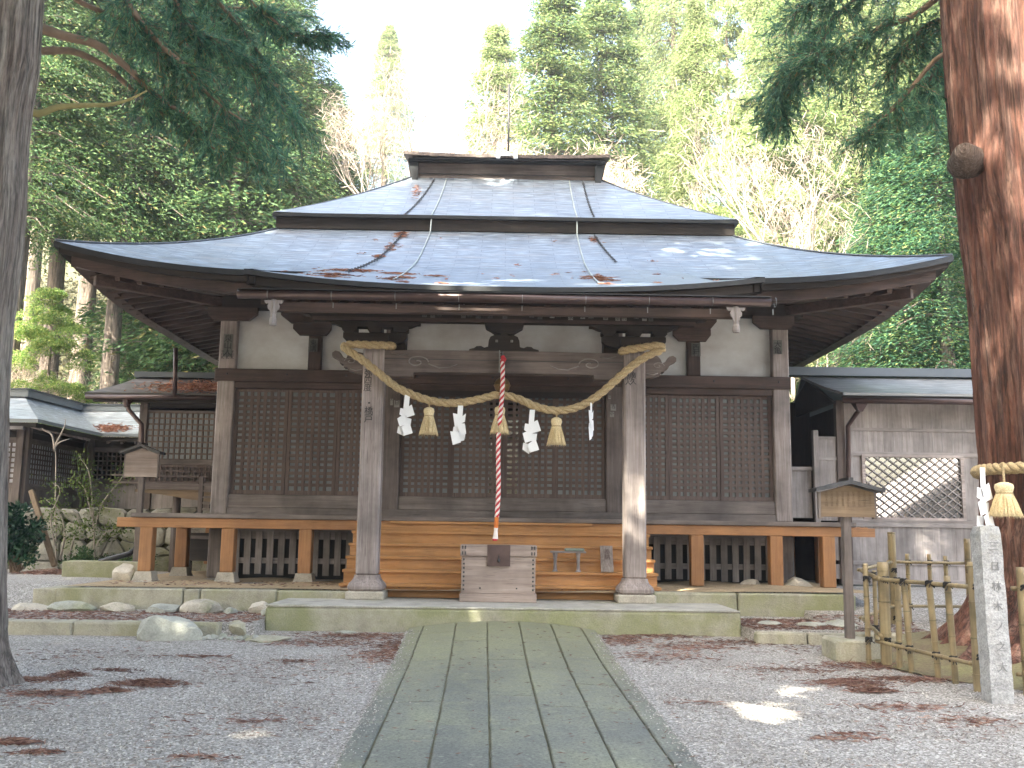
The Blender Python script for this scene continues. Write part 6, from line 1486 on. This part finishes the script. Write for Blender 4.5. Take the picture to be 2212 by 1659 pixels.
def cut_sun_gaps(V):
    Q = V.reshape(-1, 4, 3); c = Q.mean(1); keep = np.ones(len(Q), bool); s_ = np.array(SUN); rg = np.random.default_rng(9)
    for p, r in SUN_GAPS:
        d = c - np.array(p); d = d - (d @ s_)[:, None] * s_; keep &= (np.linalg.norm(d, axis=1) > r * 1.1 + .10 + rg.normal(size=len(c)) * .16) | (rg.random(len(c)) < .06)
    return Q[keep].reshape(-1, 3)
shl = [(-8.2, 4.6, 1.0, 1.), (-12.5, 3.0, 1.05, 1.), (-9.5, -2.0, 1.1, 1.1), (-15.5, -3.0, 1.1, 1.1), (-3.5, -5.5, 1., 1.), (-19., 6., 1.1, 1.1), (-14, 9.5, .95, .9), (-1, -12, 1.1, 1.1), (-8, -10, 1.1, 1.1), (4.5, -6.5, 1., .9), (-20, 0, 1.2, 1.1), (-14, -9, 1.2, 1.2), (-19, 13, 1.05, .95), (-3.9, 2.4, 1.15, 1.05), (-11.5, 6.2, 1.1, 1.)]
tr0 = None
for i, (x, y, s, r) in enumerate(shl):
    q = empty('cedar_tree', (x, y, -.2)); a_ = i * 1.7; Rm = np.array([[math.cos(a_), -math.sin(a_), 0], [math.sin(a_), math.cos(a_), 0], [0, 0, 1]])
    if tr0 is None: tr0 = trunk_mesh([(.04 * math.sin(z * .4), .03 * math.cos(z * .3), z, .5 * (1 - z / 30 * .9), 0) for z in [k * 28 / 16 - .6 for k in range(17)]], 14, .06, 3).build('trunk', B_RED); tr0.parent = q
    else: t_ = tr0.copy(); COL.objects.link(t_); t_.parent = q
    np_mesh('crown', cut_sun_gaps((cr0 @ Rm.T) * [r, r, s] + [x, y, -.2]), 4, L_MID, q)
    tag(q, 'tall unseen red cedar shading the yard from behind the visitor', 'tree', 'unseen cedars shading the yard from behind the visitor')
# crowns of the two near cedars, above the picture
cr, lb = conifer_np(19, 4.6, 51, 34, 8, .3, 46, .6, .22, .0, .45, .08, .5)
for par, (x, y, z) in ((GC, (-5.0, 9.9, 11.5)), (RC, (5.9, 12.0, 12.5))):
    np_mesh('crown', cut_sun_gaps(cr + np.array([x, y, z])), 4, L_MID, par)
HZ = MB().box(-92, 92, -42, 93, -1.5, 58).build('added_haze', bpy.data.materials.new('added_thin_haze')); hm = HZ.data.materials[0]; hm.use_nodes = True; hn = hm.node_tree; hn.nodes.clear()  # added volume that lifts the far trees, in place of an overexposed background
ho = hn.nodes.new('ShaderNodeOutputMaterial'); hv = hn.nodes.new('ShaderNodeVolumePrincipled'); hv.inputs['Density'].default_value = .0011; hv.inputs['Color'].default_value = (.93, .95, 1, 1); hv.inputs['Anisotropy'].default_value = .25
hn.links.new(hv.outputs[0], ho.inputs['Volume']); tag(HZ, kind='stuff')
# ================================================================== LIGHT
w = bpy.data.worlds.new('World'); sc.world = w; w.use_nodes = True; nt = w.node_tree
bg = nt.nodes['Background']; sky = nt.nodes.new('ShaderNodeTexSky'); sky.sky_type = 'NISHITA'; sky.sun_disc = False
EL, AZ = 48, -35      # sun behind the visitor, to the left
sd = Vector((-math.sin(math.radians(35)) * math.cos(math.radians(EL)), -math.cos(math.radians(35)) * math.cos(math.radians(EL)), math.sin(math.radians(EL))))
sky.sun_elevation = math.radians(EL); sky.sun_rotation = math.atan2(sd.x, sd.y)
sky.air_density = 1.0; sky.dust_density = 7.0; sky.ozone_density = .6
nt.links.new(sky.outputs[0], bg.inputs[0]); bg.inputs[1].default_value = .15
sl = bpy.data.lights.new('sun', 'SUN'); sl.energy = 4.6; sl.angle = math.radians(.5); sl.color = (1, .93, .82)
so = bpy.data.objects.new('sun', sl); COL.objects.link(so); so.rotation_euler = sd.to_track_quat('Z', 'Y').to_euler()
vs = sc.view_settings; sc.display_settings.display_device = 'sRGB'; vs.view_transform = 'Standard'; vs.look = 'None'; vs.gamma = 1; vs.exposure = 3.0
if hasattr(vs, 'use_white_balance'): vs.use_white_balance = True; vs.white_balance_temperature = 6750; vs.white_balance_tint = 3
sc.cycles.max_bounces = 6; sc.cycles.volume_bounces = 0; sc.cycles.transparent_max_bounces = 4
